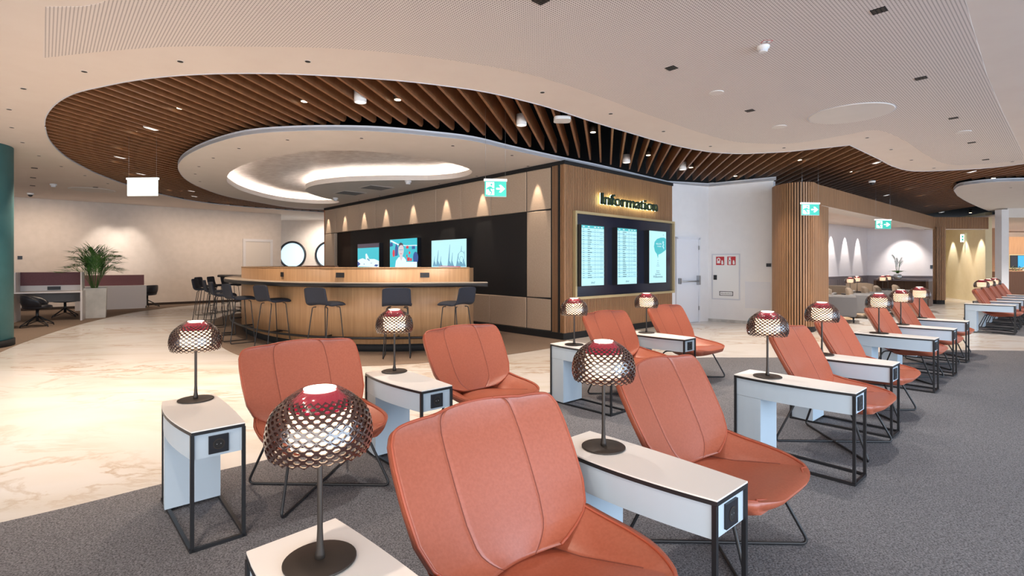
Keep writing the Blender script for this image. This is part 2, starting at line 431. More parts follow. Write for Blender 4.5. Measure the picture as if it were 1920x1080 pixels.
# hull of the recess: outer side walls + leaf-covered soffit
xs=[p[0] for p in cove]; ys=[p[1] for p in cove]
mb=MB(); mb.prism(grow(cove,.26),ZR+.27,ZR+.29); struct('ceiling', mb, M_cove_leaf,'silver leaf soffit of the lit recess')
gl=grow(cove,.13)
mb=MB(); edge_band(mb, grow(cove,.22)[::-1], ZR+.05, ZR+.27, -.01, True); struct('trim_4', mb, M_ring)
mb=MB(); mb.tube([(x,y,ZR+.085) for x,y in gl[::2]],.012,6,closed=True); o=single('cove_light_strip', mb, M_cove,'warm light strip hidden around the rim of the ceiling recess','light strip')
# right island
isl=smooth_loop([gp(*p,ZR) for p in ((1788,357),(1796,350),(1814,346),(1862,341),(1925,339))],4,False)
isl2=smooth_loop([gp(*p,ZR) for p in ((1925,402),(1886,400),(1853,395),(1815,379),(1795,367))],4,False)
ISL=isl+[(20,12),(26,16),(26,24),(21,22)]+isl2
mb=MB(); mb.prism(ISL,ZR,ZR+.05); struct('ceiling', mb, M_ring,'white ceiling island at the far right')
mb=MB(); edge_band(mb, isl2+isl, ZR-.004, ZR+.075, .012); struct('trim_5', mb, M_edge)

# ------------------------------------------------------------------ timber slats
PORT=[(6.3,14.0),(14.0,21.2),(15.5,26),(30,26),(30,31),(-4,31),(-4,24),(2,19),(6.35,13.8)]
kx=(1135-CX)/F; dh=2.10
def allowed(p):
    return inside(p,OPEN) and not inside(p,RING) and not inside(p,ISL) and not (inside(p,PORT))
OPENg=OPEN
slat_n=0
sd=Vector((kx,1)).normalized(); sn=Vector((sd.y,-sd.x))
for i in range(-64,150):
    X0=-( .045 + i*0.0988)*dh
    ivs=[]; cur=None; y=1.5
    while y<26:
        ok=allowed((X0+kx*y,y))
        if ok and cur is None: cur=y
        if not ok and cur is not None:
            ivs.append((cur,y)); cur=None
        y+=.03
    if cur is not None: ivs.append((cur,26.0))
    for a,b in ivs:
        if b-a<.12: continue
        # tuck the near end above the plaster edge
        a2=a-.12; b2=b+(.02 if 640<CX+F*X0/(b+.01)+F*kx<1330 else .25) if (inside((X0+kx*(b+.05),b+.05),RING) or inside((X0+kx*(b+.05),b+.05),ISL)) else b+.1
        if inside((X0+kx*(a-.06),a-.06),RING) or inside((X0+kx*(a-.06),a-.06),ISL): a2=a+.06
        pa=Vector((X0+kx*a2,a2)); pb=Vector((X0+kx*b2,b2)); px_=CX+F*pa.x/pa.y
        if px_>2150 and (CX+F*pb.x/pb.y)>2150: continue
        L=(pb-pa).length; t=.016; z0,z1=ZO+.02,ZO+.285
        mb=MB(); ch=min(.08,L*.3)
        prof=[(0,z0+ch*.6),(ch*.6,z0),(L-ch*.6,z0),(L,z0+ch*.6),(L,z1),(0,z1)]
        vs=[(sd.x*u+sn.x*w,sd.y*u+sn.y*w,z) for w in (-t,t) for u,z in prof]
        mb.add(vs,[(0,1,2,3,4,5)[::1],(6,7,8,9,10,11)[::-1]]+[(k,k+6,(k+1)%6+6,(k+1)%6) for k in range(6)])
        me=mb.mesh('timber_slat'); me.materials.append(M_baffle)
        o=link('timber_slat',me); o.location=(pa.x,pa.y,0)
        px0=CX+F*pa.x/pa.y
        if px0<420: lb='brown timber slat above the bar in the left sweep of the ceiling opening'; g='timber slats, left sweep'
        elif px0<900: lb='broad brown timber slat running over the bar in the near middle of the opening'; g='timber slats over the bar'
        elif px0<1300: lb='timber slat with black gaps beside it above the information wall'; g='timber slats above the information wall'
        else: lb='brown timber slat above the walkway before the ribbed wooden portal'; g='timber slats before the portal'
        tag(o,lb,'ceiling slat',g); o['kind']='thing'; slat_n+=1
print('slats',slat_n)

# ------------------------------------------------------------------ walls of the central block
BW=P0; nb_t=-.35
def bw(s, off=0): return P0+AB*s+NB*off
def iw(s, off=0): return P0+AI*s+NI*off
sW=s_on(1035,P0,AB)                     # where the wood corner meets the upholstery
# core
mb=MB(); mb.prism([tuple(iw(0,-.06)+AB*.05),tuple(iw(LI,-.06)),tuple(iw(LI,-1.2)),tuple(bw(LB,-.9)),tuple(bw(LB,-.12)),],0,3.34); struct('wall_center', mb, M_blackmatte,'dark core behind the bar wall and the information wall')
mb=MB(); mb.prism([tuple(bw(-.0,.03)),tuple(iw(LI,.03)),tuple(iw(LI,-.3)),tuple(bw(LB,-.3)),tuple(bw(LB,.03))],0,.13); struct('baseboard_center', mb, M_blackmatte)
# vertical ribs
def ribs(mb, pts, z0, z1, pitch=.046, w=.028, d=.028):
    """ribs standing along a polyline, outward = right of travel"""
    acc=0
    for a,b in zip(pts,pts[1:]):
        a=Vector(a); b=Vector(b); L=(b-a).length; t=(b-a)/L; n=Vector((t.y,-t.x))
        u=pitch-acc if acc else pitch/2
        while u<L:
            c=a+t*u
            q=[c-t*w/2, c+t*w/2, c+t*w/2+n*d, c-t*w/2+n*d]
            vs=[(p.x,p.y,z0) for p in q]+[(p.x,p.y,z1) for p in q]
            mb.add(vs,[(0,1,2,3),(7,6,5,4),(1,0,4,5),(2,1,5,6),(3,2,6,7),(0,3,7,4)])
            u+=pitch
        acc=L-(u-pitch)
        if acc<0: acc=0
w_=thing('ribbed_wood_cladding','ribbed wooden wall cladding behind the information screens, wrapping its corner','wall panel',(P0.x,P0.y,0))
poly=[tuple(bw(sW,-.03)), tuple(P0-NB*.03-NI*.03), tuple(iw(LI,-.03))]
mb=MB(); ribs(mb, poly, .13, 3.33, .0415,.024,.030); part('ribs', mb, M_rib, w_, world=True)
mb=MB()
for a,b in zip(poly,poly[1:]):
    d=(Vector(b)-Vector(a)); mb.obox(a, d.normalized(), d.length, .02, .13, 3.33)
part('backing_panel', mb, M_ribback, w_, world=True)
mb=MB(); c0q=P0-NB*.03-NI*.03; mb.prism([tuple(c0q),tuple(c0q+NB*.03),tuple(c0q+NB*.03+NI*.03),tuple(c0q+NI*.03)],.13,3.33); part('corner_post', mb, M_rib, w_, world=True)
# dark reveal line under the island
mb=MB(); mb.prism([tuple(bw(-.02,.02)),tuple(iw(LI+.02,.02)),tuple(iw(LI,-.3)),tuple(bw(LB,-.3)),tuple(bw(LB,.02))],3.33,3.40); struct('trim_6', mb, M_blackmatte)
# upholstered panels
def cushion(mb, s0,s1,z0,z1,off0=-.10,off1=0.0,b=.018):
    g=.004; s0+=g; s1-=g; z0+=g; z1-=g
    P=[]
    for (ds,o_) in ((0,off0),(0,off1-b),(b*.35,off1-b*.35),(b,off1)):
        P.append([(bw(s0+ds,o_),z0+ds),(bw(s1-ds,o_),z0+ds),(bw(s1-ds,o_),z1-ds),(bw(s0+ds,o_),z1-ds)])
    o=len(mb.v)
    for ringp in P:
        for p,z in ringp: mb.v.append((p.x,p.y,z))
    for r in range(3):
        for k in range(4):
            l=(k+1)%4; a=o+r*4+k; c=o+r*4+l
            mb.face((c,a,a+4,c+4))
    mb.face((o+15,o+14,o+13,o+12))
ZT,ZB=2.50,.77
seams=[s_on(x,P0,AB) for x in (1034,987,920,864,817,774,738,704,675,651,629,612.5)]
sE=LB-.02
up=[]
panel_names=['nearest the ribbed corner']+[f'{ORD[i]} from the ribbed corner' for i in range(1,14)]
sl=seams[:-1]+[sE]
for i,(a,b) in enumerate(zip(sl,sl[1:])):
    mb=MB(); cushion(mb,a,b,ZT,3.33); 
    single('wall_cushion', mb, M_upho, f'bronze wall panel in the row above the screens, {panel_names[i]}','wall panel','upholstered panels, top row')
sC=seams[1]; sL=s_on(627,P0,AB)
mb=MB(); cushion(mb,seams[0],sC,ZB,ZT); single('wall_cushion', mb, M_upho,'tall bronze upholstered panel between the dark wall and the ribbed corner','wall panel')
mb=MB(); cushion(mb,sL,sE,ZB,ZT); single('wall_cushion', mb, M_upho,'narrow tall upholstered panel at the far left end of the dark wall','wall panel')
sl=[seams[0],sC,s_on(918,P0,AB),s_on(862,P0,AB),s_on(815,P0,AB),s_on(775,P0,AB),s_on(740,P0,AB),s_on(700,P0,AB),s_on(660,P0,AB),sE]
for i,(a,b) in enumerate(zip(sl,sl[1:])):
    mb=MB(); cushion(mb,a,b,.13,ZB); single('wall_cushion', mb, M_upho,f'bronze wall panel in the row by the floor, {panel_names[i]}','wall panel','upholstered panels, bottom row')
mb=MB(); mb.obox(bw(sC,-.12), AB, sL-sC, -.02 if (-AB.y*NB.x+AB.x*NB.y)<0 else .02, ZB, ZT)
struct('wall_recess', mb, M_tvwall,'dark recessed wall behind the television screens')
mb=MB(); 
q=[bw(sE,.0),bw(LB+.03,.0),bw(LB+.03,-.9),bw(sE,-.9)]
mb.prism([tuple(p) for p in q],.13,3.33); struct('trim_7', mb, M_orange)

# ------------------------------------------------------------------ flat pictures on screens
def picture(parent, name, O, A, up, W, H, shapes, gap=.0006, label=None):
    """O lower-left corner (Vector3), A unit vector to the right, shapes [(material,[(u,v)..])] in 0..1"""
    n=A.cross(up); mb=MB()
    for i,(m,pts) in enumerate(shapes):
        mb.use(m)
        vs=[O+A*(u*W)+up*(v*H)+n*(gap*(i//1+1)) for u,v in pts]
        tri=tessellate_polygon([[Vector((u,v,0)) for u,v in pts]])
        fs=[]
        for t in tri:
            a,b,c=[pts[k] for k in t]
            if (b[0]-a[0])*(c[1]-a[1])-(b[1]-a[1])*(c[0]-a[0])<0: t=t[::-1]
            fs.append(t)
        mb.add(vs,fs)
    me=mb.mesh(name, tuple(parent.location)); o=link(name,me,None,parent)
    if label: o['label']=label
    return o
def rect(u0,v0,u1,v1): return [(u0,v0),(u1,v0),(u1,v1),(u0,v1)]
def ell(cx,cy,rx,ry,n=20): return [(cx+rx*math.cos(2*PI*k/n),cy+ry*math.sin(2*PI*k/n)) for k in range(n)]
UP=Vector((0,0,1))
def text_mesh(body,size,extrude=0.0,offset=0.0,align='LEFT'):
    cu=bpy.data.curves.new('txt','FONT'); cu.body=body; cu.size=size; cu.extrude=extrude; cu.offset=offset; cu.align_x=align; cu.resolution_u=4
    ob=bpy.data.objects.new('txt',cu); C.objects.link(ob)
    bpy.context.view_layer.update()
    me=bpy.data.meshes.new_from_object(ob.evaluated_get(bpy.context.evaluated_depsgraph_get()))
    w=ob.dimensions.x
    bpy.data.objects.remove(ob); bpy.data.curves.remove(cu)
    return me,w
def text_on(parent,name,body,O,A,up,size,m,align='CENTER',extrude=.0003,offset=0.0,sx=1.0):
    me,w=text_mesh(body,size,extrude,offset,align)
    n=A.cross(up); base=Vector(parent.location)
    for v in me.vertices:
        v.co=O-base+A*(v.co.x*sx)+up*v.co.y+n*v.co.z
    me.materials.clear(); me.materials.append(m); me.name=name
    return link(name,me,None,parent)
def board(mb, P, A, N, s0,s1,o0,o1,z0,z1):
    q=[P+A*s0+N*o0,P+A*s1+N*o0,P+A*s1+N*o1,P+A*s0+N*o1]
    area=sum(q[i].x*q[(i+1)%4].y-q[(i+1)%4].x*q[i].y for i in range(4))
    if area<0: q=q[::-1]
    mb.add([(p.x,p.y,z0) for p in q]+[(p.x,p.y,z1) for p in q],[(3,2,1,0),(4,5,6,7),(0,1,5,4),(1,2,6,5),(2,3,7,6),(3,0,4,7)])
def P3(p,z): return Vector((p.x,p.y,z))
AI3=Vector((AI.x,AI.y,0)); AB3=Vector((AB.x,AB.y,0))

# information frame
sf0=s_on(1074,P0,AI); sf1=LI+.01; z0,z1=.755,2.465
base=iw(sf0,0)
fr=thing('display_frame','wide gold-framed dark glass display panel holding the three information screens','display frame',(base.x,base.y,z0))
mb=MB()
board(mb,P0,AI,NI,sf0,sf1,0,.07,z1-.05,z1); board(mb,P0,AI,NI,sf0,sf1,0,.07,z0,z0+.05)
board(mb,P0,AI,NI,sf0,sf0+.05,0,.07,z0+.05,z1-.05); board(mb,P0,AI,NI,sf1-.05,sf1,0,.07,z0+.05,z1-.05)
part('frame',mb,M_gold,fr,'gold metal frame',world=True)
mb=MB(); board(mb,P0,AI,NI,sf0+.05,sf1-.05,0,.02,z0+.05,z1-.05); part('glass_panel',mb,M_navyglass,fr,'dark navy glass',world=True)
def flight_rows(seed,nrow=24):
    r=random.Random(seed); sh=[(M_scr,rect(0,0,1,1)),(M_scr_teal,rect(0,.955,1,1))]
    for u in (.05,.27,.55,.7,.85): sh.append((M_scr_white,rect(u,.97,u+.09,.985)))
    for i in range(nrow):
        v=.93-i*.0345
        if i%2: sh.append((M_scr_row,rect(0,v-.014,1,v+.014)))
        sh.append((M_scr_ink,rect(.05,v-.003,.12,v+.003)))
        sh.append((M_scr_ink,rect(.26,v-.005,.26+r.uniform(.09,.2),v+.005)))
        sh.append((M_scr_line,rect(.55,v-.003,.63,v+.003))); sh.append((M_scr_line,rect(.7,v-.003,.74,v+.003)))
        if r.random()<.7: sh.append((M_scr_line,rect(.80,v-.004,.95,v+.003)))
    return sh
def info_screen(pxa,pxb,label,kind,seed):
    off=.15
    s0=s_on(pxa,P0,AI,off,NI); s1=s_on(pxb,P0,AI,off,NI); za,zb=1.02,2.19
    b=iw(s0,.02)
    t=thing('information_screen',label,'screen',(b.x,b.y,za))
    mb=MB(); board(mb,P0,AI,NI,s0-.012,s1+.012,.02,off-.002,za-.012,zb+.012); part('housing',mb,M_socket,t,'black housing',world=True)
    O=P3(iw(s0,off-.002),za); W=s1-s0; H=zb-za
    if kind=='flights':
        picture(t,'display',O,AI3,UP,W,H,flight_rows(seed),.00004,'pale blue timetable')
        text_on(t,'clock_digits','09:47',O+AI3*W*.5+UP*.035+AI3.cross(UP)*.004,AI3,UP,.055,M_scr_ink)
    else:
        bub=[(.34,.47),(.44,.55),(.62,.60),(.80,.60),(.97,.58),(.99,.66),(.99,.86),(.90,.88),(.70,.88),(.50,.86),(.34,.80),(.27,.73),(.30,.62)]
        picture(t,'display',O,AI3,UP,W,H,[(M_scr,rect(0,0,1,1)),(M_scr_teal,[(.50,.47),(.53,.545),(.70,.57),(.90,.62),(.99,.65),(.99,.86),(.88,.885),(.68,.88),(.45,.85),(.31,.79),(.27,.70),(.32,.61),(.44,.555)]),
           (M_scr,[(.80,.82),(.86,.80),(.84,.76),(.88,.74),(.82,.71),(.88,.69),(.86,.65),(.82,.68),(.77,.71),(.82,.74),(.78,.78)]) ]+
           [(M_scr_line,rect(.5-w,v-.004,.5+w,v+.004)) for w,v in ((.03,.43),(.04,.39),(.06,.355),(.09,.325))],.0003,'pale welcome screen with a teal speech bubble')
        nn=AI3.cross(UP)*.004
        for body,u,v,sz,m in (('Willkommen',.5,.095,.078,M_scr_ink),('Benvenuto',.5,.15,.052,M_scr_ink),('Welkom',.5,.19,.040,M_scr_ink),('Bienvenue',.5,.225,.032,M_scr_ink),('WELCOME',.55,.74,.050,M_scr_white),('TO VIENNA',.58,.695,.034,M_scr_white),('VIE',.82,.925,.032,M_scr_ink)):
            text_on(t,'greeting_text',body,O+AI3*W*u+UP*H*v+nn,AI3,UP,sz,m)
    return t
info_screen(1090.5,1132.5,'tall timetable screen, nearest the ribbed corner, left of its twin','flights',1)
info_screen(1158,1194,'tall timetable screen in the middle of the gold frame','flights',2)
info_screen(1217.6,1249,'tall welcome screen with a teal speech bubble, right of the timetable screens','welcome',3)

# "Information" letters
s0=s_on(1125,P0,AI,.08,NI); s1=s_on(1231,P0,AI,.08,NI)
full,wf=text_mesh('Information',.30,0,.008); sxx=(s1-s0)/wf
b=iw(s0,.03); zl=2.655
sg=thing('information_sign','dark green backlit word sign Information on the ribbed wood wall','sign',(b.x,b.y,zl))
prefix=''
for ch in 'Information':
    _,wp=text_mesh(prefix+'n',.30,0,0) ; _,wn=text_mesh('n',.30,0,0)
    x=(wp-wn) if prefix else 0
    me,w=text_mesh(ch,.30,.024,.004)
    nn=AI3.cross(UP)
    bm_=[v.co.copy() for v in me.vertices]
    for v in me.vertices:
        v.co=AI3*((v.co.x+x)*sxx)+UP*(v.co.y*1.06)+nn*(v.co.z+.060)
    me.materials.clear(); me.materials.append(M_letter); me.name='letter'
    l=link('letter',me,None,sg)
    me2,_w=text_mesh(ch,.30,.004,.003)
    for v in me2.vertices:
        v.co=AI3*((v.co.x+x)*sxx)+UP*(v.co.y*1.06)+nn*(v.co.z+.028)
    me2.materials.clear(); me2.materials.append(M_halo); me2.name='backlight'
    h=link('backlight',me2,None,l); h['label']='yellow backlight'
    prefix+=ch

# televisions on the dark wall
def tv(pxl,pxr,za,zb,label,shapes,dl):
    off=.06
    sa=s_on(pxr,P0,AB,off,NB); sb=s_on(pxl,P0,AB,off,NB)
    b=bw(sb,-.1); t=thing('television',label,'television',(b.x,b.y,za))
    mb=MB(); board(mb,P0,AB,NB,sa-.012,sb+.012,-.10,off-.002,za-.012,zb+.012); part('housing',mb,M_socket,t,'black housing',world=True)
    picture(t,'display',P3(bw(sb,off-.002),za),-AB3,UP,sb-sa,zb-za,shapes,.0004,dl)
tv(670.5,710.5,1.34,2.06,'smallest television on the dark wall, showing a white animal on turquoise',
   [(M_scr_aqua,rect(0,0,1,1)),(M_scr_plum,rect(0,.83,1,1)),(M_scr_white,[(0,.05),(1,.02),(1,.28),(.8,.36),(.55,.36),(.4,.34),(.25,.40),(.1,.36),(0,.30)]),(M_scr_white,[(.40,.34),(.38,.56),(.44,.60),(.50,.48),(.56,.36)]),(M_scr_line,[(.45,.36),(.55,.28),(.6,.3),(.5,.40)]),(M_scr_navy,[(0,.05),(.14,.16),(0,.28)]),(M_scr_navy,[(.78,.08),(.9,.05),(.98,.12),(.85,.14)]),(M_scr_line,rect(.3,.13,.34,.17)),(M_scr_line,rect(.62,.18,.7,.2))],'picture of a white animal on turquoise')
tv(731,782,1.33,2.13,'television between the other two, showing a person in a white shirt',
   [(M_scr_aqua,rect(0,0,1,1)),(M_scr_white,[(0,.95),(.3,.80),(.6,.75),(1,.74),(1,.77),(.6,.78),(.32,.84),(.06,.98)]),(M_scr_navy,[(0,.75),(.12,.78),(.1,.9),(0,.88)]),(M_scr_navy,[(.2,.42),(.3,.44),(.32,.72),(.24,.86),(.2,.7)]),(M_scr_red,ell(.15,.52,.045,.13)),(M_scr_red,ell(.66,.71,.05,.05)),(M_scr_navy,rect(.82,.64,.93,.74)),(M_scr_navy,ell(.95,.35,.09,.2)),(M_scr_red,rect(.65,.25,.75,.37)),(M_scr_red,rect(.76,.25,.82,.34)),(M_scr_red,ell(.74,.52,.03,.05)),(M_scr_red,ell(.65,.42,.02,.05)),
    (M_scr_white,rect(.6,0,1,.22)),(M_scr_white,[(.2,0),(.24,.26),(.34,.38),(.44,.40),(.54,.38),(.62,.28),(.66,0)]),(M_scr_skin,[(.38,.42),(.5,.42),(.48,.34),(.44,.26),(.40,.34)]),(M_scr_skin,ell(.435,.62,.10,.22)),(M_scr_plum,[(.34,.72),(.36,.84),(.42,.88),(.50,.84),(.53,.72),(.48,.79),(.40,.79)]),(M_scr_line,rect(.36,.62,.51,.64)),(M_scr_red,rect(.40,.49,.47,.505))],'picture of a person in a white shirt before turquoise')
tv(809,874.5,1.30,2.03,'largest television on the dark wall, showing a pale drawing of towers',
   [(M_scr,rect(0,0,1,1)),(M_scr_aqua,[(0,0),(.05,0),(0,.12)])]+
   [(M_scr_line,[(x,.12),(x+w*.5,.12+h),(x+w*.5+.008,.12+h),(x+w*.35+.01,.3),(x+w,.12),(x+w*.93,.12),(x+w*.5,.3),(x+.015,.12)]) for x,w,h in ((.04,.12,.34),(.14,.14,.55),(.24,.1,.34),(.48,.13,.72),(.57,.1,.45),(.72,.12,.42),(.80,.14,.66),(.90,.09,.5))]+
   [(M_scr_line,ell(.87,.45,.09,.16)),(M_scr,ell(.87,.45,.08,.145)),(M_scr_line,ell(.87,.35,.05,.10)),(M_scr,ell(.87,.35,.042,.09)),(M_scr_white,rect(.2,.0,.86,.1)),(M_scr_red,[(.2,.11),(.3,.14),(.86,.12),(.84,.10),(.3,.12)])]+
   [(M_scr_red,rect(.32+i*.045,.03,.35+i*.045,.08)) for i in range(11)],'pale line drawing of towers')

# ------------------------------------------------------------------ white walls, door, cabinet
def wall_seg(name,a,b,z0,z1,m,t=.15,label=None):
    a=Vector(a); b=Vector(b); d=b-a; mb=MB(); mb.obox(a,d.normalized(),d.length,t,z0,z1); return struct(name,mb,m,label)
IR=iw(LI,0)
wall_seg('wall_back',(IR.x+.0,IR.y+.02),WA,0,3.40,M_wall_white,.2,'white wall with the emergency door')
wall_seg('wall_back',WA,WB,0,3.40,M_wall_white,.2,'white wall with the hydrant cabinet')
M_skirt=noisy('grey_stone_skirting',(.42,.41,.40),(.62,.60,.58),8,.4)
def dirn(a,b): 
    d=(Vector(b)-Vector(a)); return d.length, d.normalized()
La,Aa=dirn((IR.x,IR.y+.02),WA); Na=Vector((Aa.y,-Aa.x)); Pa=Vector((IR.x,IR.y+.02))
Lb,Ab2=dirn(WA,WB); Nb2=Vector((Ab2.y,-Ab2.x)); Pb=WA
mb=MB(); board(mb,Pb,Ab2,Nb2,0,Lb,0,.012,0,.07); struct('baseboard_back',mb,M_skirt)
d0=s_on(1267,Pa,Aa); d1=s_on(1309,Pa,Aa)
b=Pa+Aa*d0
dr=bpy.data.objects.new('door_1',None); C.objects.link(dr); dr.location=(b.x,b.y,0); dr['kind']='structure'; dr['label']='white emergency exit door with a push bar'
mb=MB(); board(mb,Pa,Aa,Na,d0+.03,d1-.03,0,.03,.01,2.05); part('door_leaf',mb,M_door,dr,world=True)
mb=MB(); board(mb,Pa,Aa,Na,d0-.02,d0+.03,0,.05,0,2.10); board(mb,Pa,Aa,Na,d1-.03,d1+.02,0,.05,0,2.10); board(mb,Pa,Aa,Na,d0-.02,d1+.02,0,.05,2.05,2.11); part('door_frame',mb,M_door,dr,world=True)
mb=MB(); p=Pa+Aa*(d0+.05)+Na*.10; q=Pa+Aa*(d1-.06)+Na*.10
mb.tube([(p.x,p.y,1.02),(q.x,q.y,1.02)],.018,8); 
board(mb,Pa,Aa,Na,d0+.04,d0+.07,.02,.12,.96,1.10); board(mb,Pa,Aa,Na,d1-.09,d1-.04,.02,.12,.93,1.16); part('push_bar',mb,M_chrome,dr,'steel push bar',world=True)
mb=MB()
for zz in (.3,1.05,1.8): board(mb,Pa,Aa,Na,d1-.03,d1-.01,.03,.06,zz,zz+.1)
part('hinge',mb,M_chrome,dr,world=True)
# hydrant cabinet in wall B
c0=s_on(1335,Pb,Ab2); c1=s_on(1388,Pb,Ab2); b=Pb+Ab2*c0
cb=thing('fire_hose_cabinet','white built-in fire hose cabinet with two red stickers on the white wall','cabinet',(b.x,b.y,.4))
mb=MB(); board(mb,Pb,Ab2,Nb2,c0,c1,0,.015,.56,1.70); part('frame',mb,M_edge,cb,world=True)
mb=MB(); board(mb,Pb,Ab2,Nb2,c0+.03,c1-.03,.015,.026,.59,1.67); dd=part('door',mb,M_white,cb,world=True)
Ab3=Vector((Ab2.x,Ab2.y,0)); nb3=Ab3.cross(UP)
def sticker(parent,par_loc,O,W,H,shapes,nm,lab):
    """a flat sheet as sub-part (door has no offset of its own)"""
    class Q: pass
    n=Ab3.cross(UP); mb=MB()
    for i,(m,pts) in enumerate(shapes):
        mb.use(m); vs=[O+Ab3*(u*W)+UP*(v*H)+n*(.0008*(i+1)) for u,v in pts]
        tri=tessellate_polygon([[Vector((u,v,0)) for u,v in pts]]); fs=[]
        for t in tri:
            a,b_,c=[pts[k] for k in t]
            if (b_[0]-a[0])*(c[1]-a[1])-(b_[1]-a[1])*(c[0]-a[0])<0: t=t[::-1]
            fs.append(t)
        mb.add(vs,fs)
    o=link(nm,mb.mesh(nm,par_loc),None,parent); o['label']=lab
cabloc=tuple(cb.location); Wc=c1-c0
O=P3(Pb+Ab2*(c0+Wc*.16)+Nb2*.026,1.42)
flame=[(.66,.08),(.9,.1),(.88,.35),(.8,.6),(.74,.5),(.68,.62),(.64,.3)]
sticker(dd,cabloc,O,.20,.21,[(M_redsign,rect(0,0,1,1)),(M_white,ell(.32,.62,.22,.25)),(M_redsign,ell(.32,.62,.10,.12)),(M_white,rect(.12,.2,.5,.45)),(M_white,flame)],'hose_sticker','red fire hose sticker')
O=P3(Pb+Ab2*(c0+Wc*.56)+Nb2*.026,1.42)
sticker(dd,cabloc,O,.20,.21,[(M_redsign,rect(0,0,1,1)),(M_white,[(.14,.06),(.46,.06),(.46,.62),(.38,.78),(.48,.9),(.2,.92),(.12,.8),(.22,.78),(.14,.62)]),(M_socket,ell(.30,.52,.08,.06)),(M_white,flame)],'extinguisher_sticker','red fire extinguisher sticker')
O=P3(Pb+Ab2*(c0+Wc*.28)+Nb2*.026,.66)
sticker(dd,cabloc,O,.33,.11,[(M_socket,rect(0,0,1,1)),(M_white,rect(.05,.13,.95,.87))],'name_plate','white plate with black border')
tx=text_on(cb,'plate_text','Wandhydrant',O+Ab3*.165+UP*.037+nb3*.004,Ab3,UP,.048,M_socket)
mb=MB(); board(mb,Pb,Ab2,Nb2,c0+.05,c0+.13,.026,.038,1.05,1.17); mb.use(M_socket)
hh=link('lock',mb.mesh('lock',cabloc),None,dd); hh.data.materials.clear(); hh.data.materials.append(M_socket); hh['label']='black lock'
# second flush panel
e0=s_on(1397,Pb,Ab2); e1=s_on(1445,Pb,Ab2)
b=Pb+Ab2*e0
mb=MB(); board(mb,Pb,Ab2,Nb2,e0,e1,0,.008,.38,1.02); single('access_panel',mb,M_door,'plain white flush access panel low on the wall right of the hydrant cabinet','access panel')
k0=s_on(1437,Pb,Ab2); k1=s_on(1446,Pb,Ab2)
mb=MB(); board(mb,Pb,Ab2,Nb2,k0,k1,0,.02,1.38,1.46); single('wall_switch',mb,M_socket,'small black switch on the white wall beside the round ribbed column','switch')

# ------------------------------------------------------------------ portal with ribbed wood
def loopcol(name,pts,z0,z1,label,pitch,w,d):
    c=(sum(p[0] for p in pts)/len(pts),sum(p[1] for p in pts)/len(pts))
    t=thing(name,label,'column',(c[0],c[1],0))
    mb=MB(); ribs(mb,pts,z0,z1,pitch,w,d); part('ribs',mb,M_rib,t,world=True)
    mb=MB(); mb.prism(pts,z0,z1); part('core',mb,M_ribback,t,'dark core between the ribs',world=True)
    mb=MB(); mb.prism([(c[0]+(x-c[0])*1.02,c[1]+(y-c[1])*1.02) for x,y in pts],0,z0); part('plinth',mb,M_blackmatte,t,'black plinth',world=True)
    return t
col1=smooth_loop([(6.16,12.05),(5.90,11.62),(5.84,11.25),(5.93,10.98),(6.12,10.85),(6.34,10.88),(6.50,11.05)],3,False)+[(6.62,11.2),(7.2,11.75),(6.8,12.3)]
loopcol('ribbed_column',col1,.12,3.17,'wide rounded column clad in vertical wooden ribs, beside the white wall',.050,.029,.028)
PA_=Vector((6.55,11.12)); PB_=Vector((15.38,18.78)); Lp,Ap=dirn(PA_,PB_); Np=Vector((Ap.y,-Ap.x))
col2=[(15.38,18.80),(15.42,18.69),(15.55,18.65),(15.70,18.67),(15.78,18.8),(15.78,19.05),(15.6,19.05)]
loopcol('ribbed_column',col2,.15,2.80,'narrow ribbed wooden column at the far end of the portal',.050,.029,.028)
pt=thing('ribbed_lintel','long wooden ribbed lintel over the opening of the armchair room','lintel',(PA_.x,PA_.y,2.74))
mb=MB(); ribs(mb,[tuple(PA_),tuple(PB_),(17.45,18.85)],2.74,3.17,.050,.029,.028); part('ribs',mb,M_rib,pt,world=True)
mb=MB(); mb.obox(PA_,Ap,Lp,.4,2.74,3.17); mb.obox(PB_,Vector((1,.03)).normalized(),2.07,.4,2.74,3.17); part('core',mb,M_ribback,pt,world=True)
mb=MB(); mb.obox(PA_,Ap,Lp,.4,2.735,2.74); mb.obox(PB_,Vector((1,.03)).normalized(),2.07,.4,2.735,2.74); part('soffit',mb,M_ring,pt,'white underside',world=True)

# armchair room
A_=Vector((6.3,13.3)); B_=Vector((14.5,21.0)); D_=Vector((15.95,19.3))
A_=Vector((10.45,17.85))-(Vector((14.5,21))-Vector((10.45,17.85)))*1.15
wall_seg('wall_left',A_,B_,.0,2.95,M_wall_lilac,.15,'lilac-white wall of the armchair room')
wall_seg('wall_right',B_,(16.6,19.9),.0,2.95,M_wall_lilac,.15,'pale end wall of the armchair room')
mb=MB(); mb.prism([tuple(PA_-Np*.3),tuple(PB_-Np*.2),(16.6,19.9),tuple(B_),tuple(A_)],2.92,2.96); struct('ceiling',mb,M_ceil,'ceiling of the armchair room')
L1,A1=dirn(A_,B_); N1=Vector((A1.y,-A1.x)); L2,A2=dirn(B_,(16.6,19.9)); N2=Vector((A2.y,-A2.x))
mb=MB(); board(mb,A_,A1,N1,0,L1,0,.03,0,.985); board(mb,B_,A2,N2,0,L2,0,.03,0,.985)
mb.use(M_wains)
nfr=11
for i in range(nfr):
    a=L1*i/nfr+.08; b2=L1*(i+1)/nfr-.08
    for (x0,x1,za,zb) in ((a,b2,.86,.89),(a,b2,.2,.23),(a,a+.03,.23,.86),(b2-.03,b2,.23,.86)): board(mb,A_,A1,N1,x0,x1,.03,.045,za,zb)
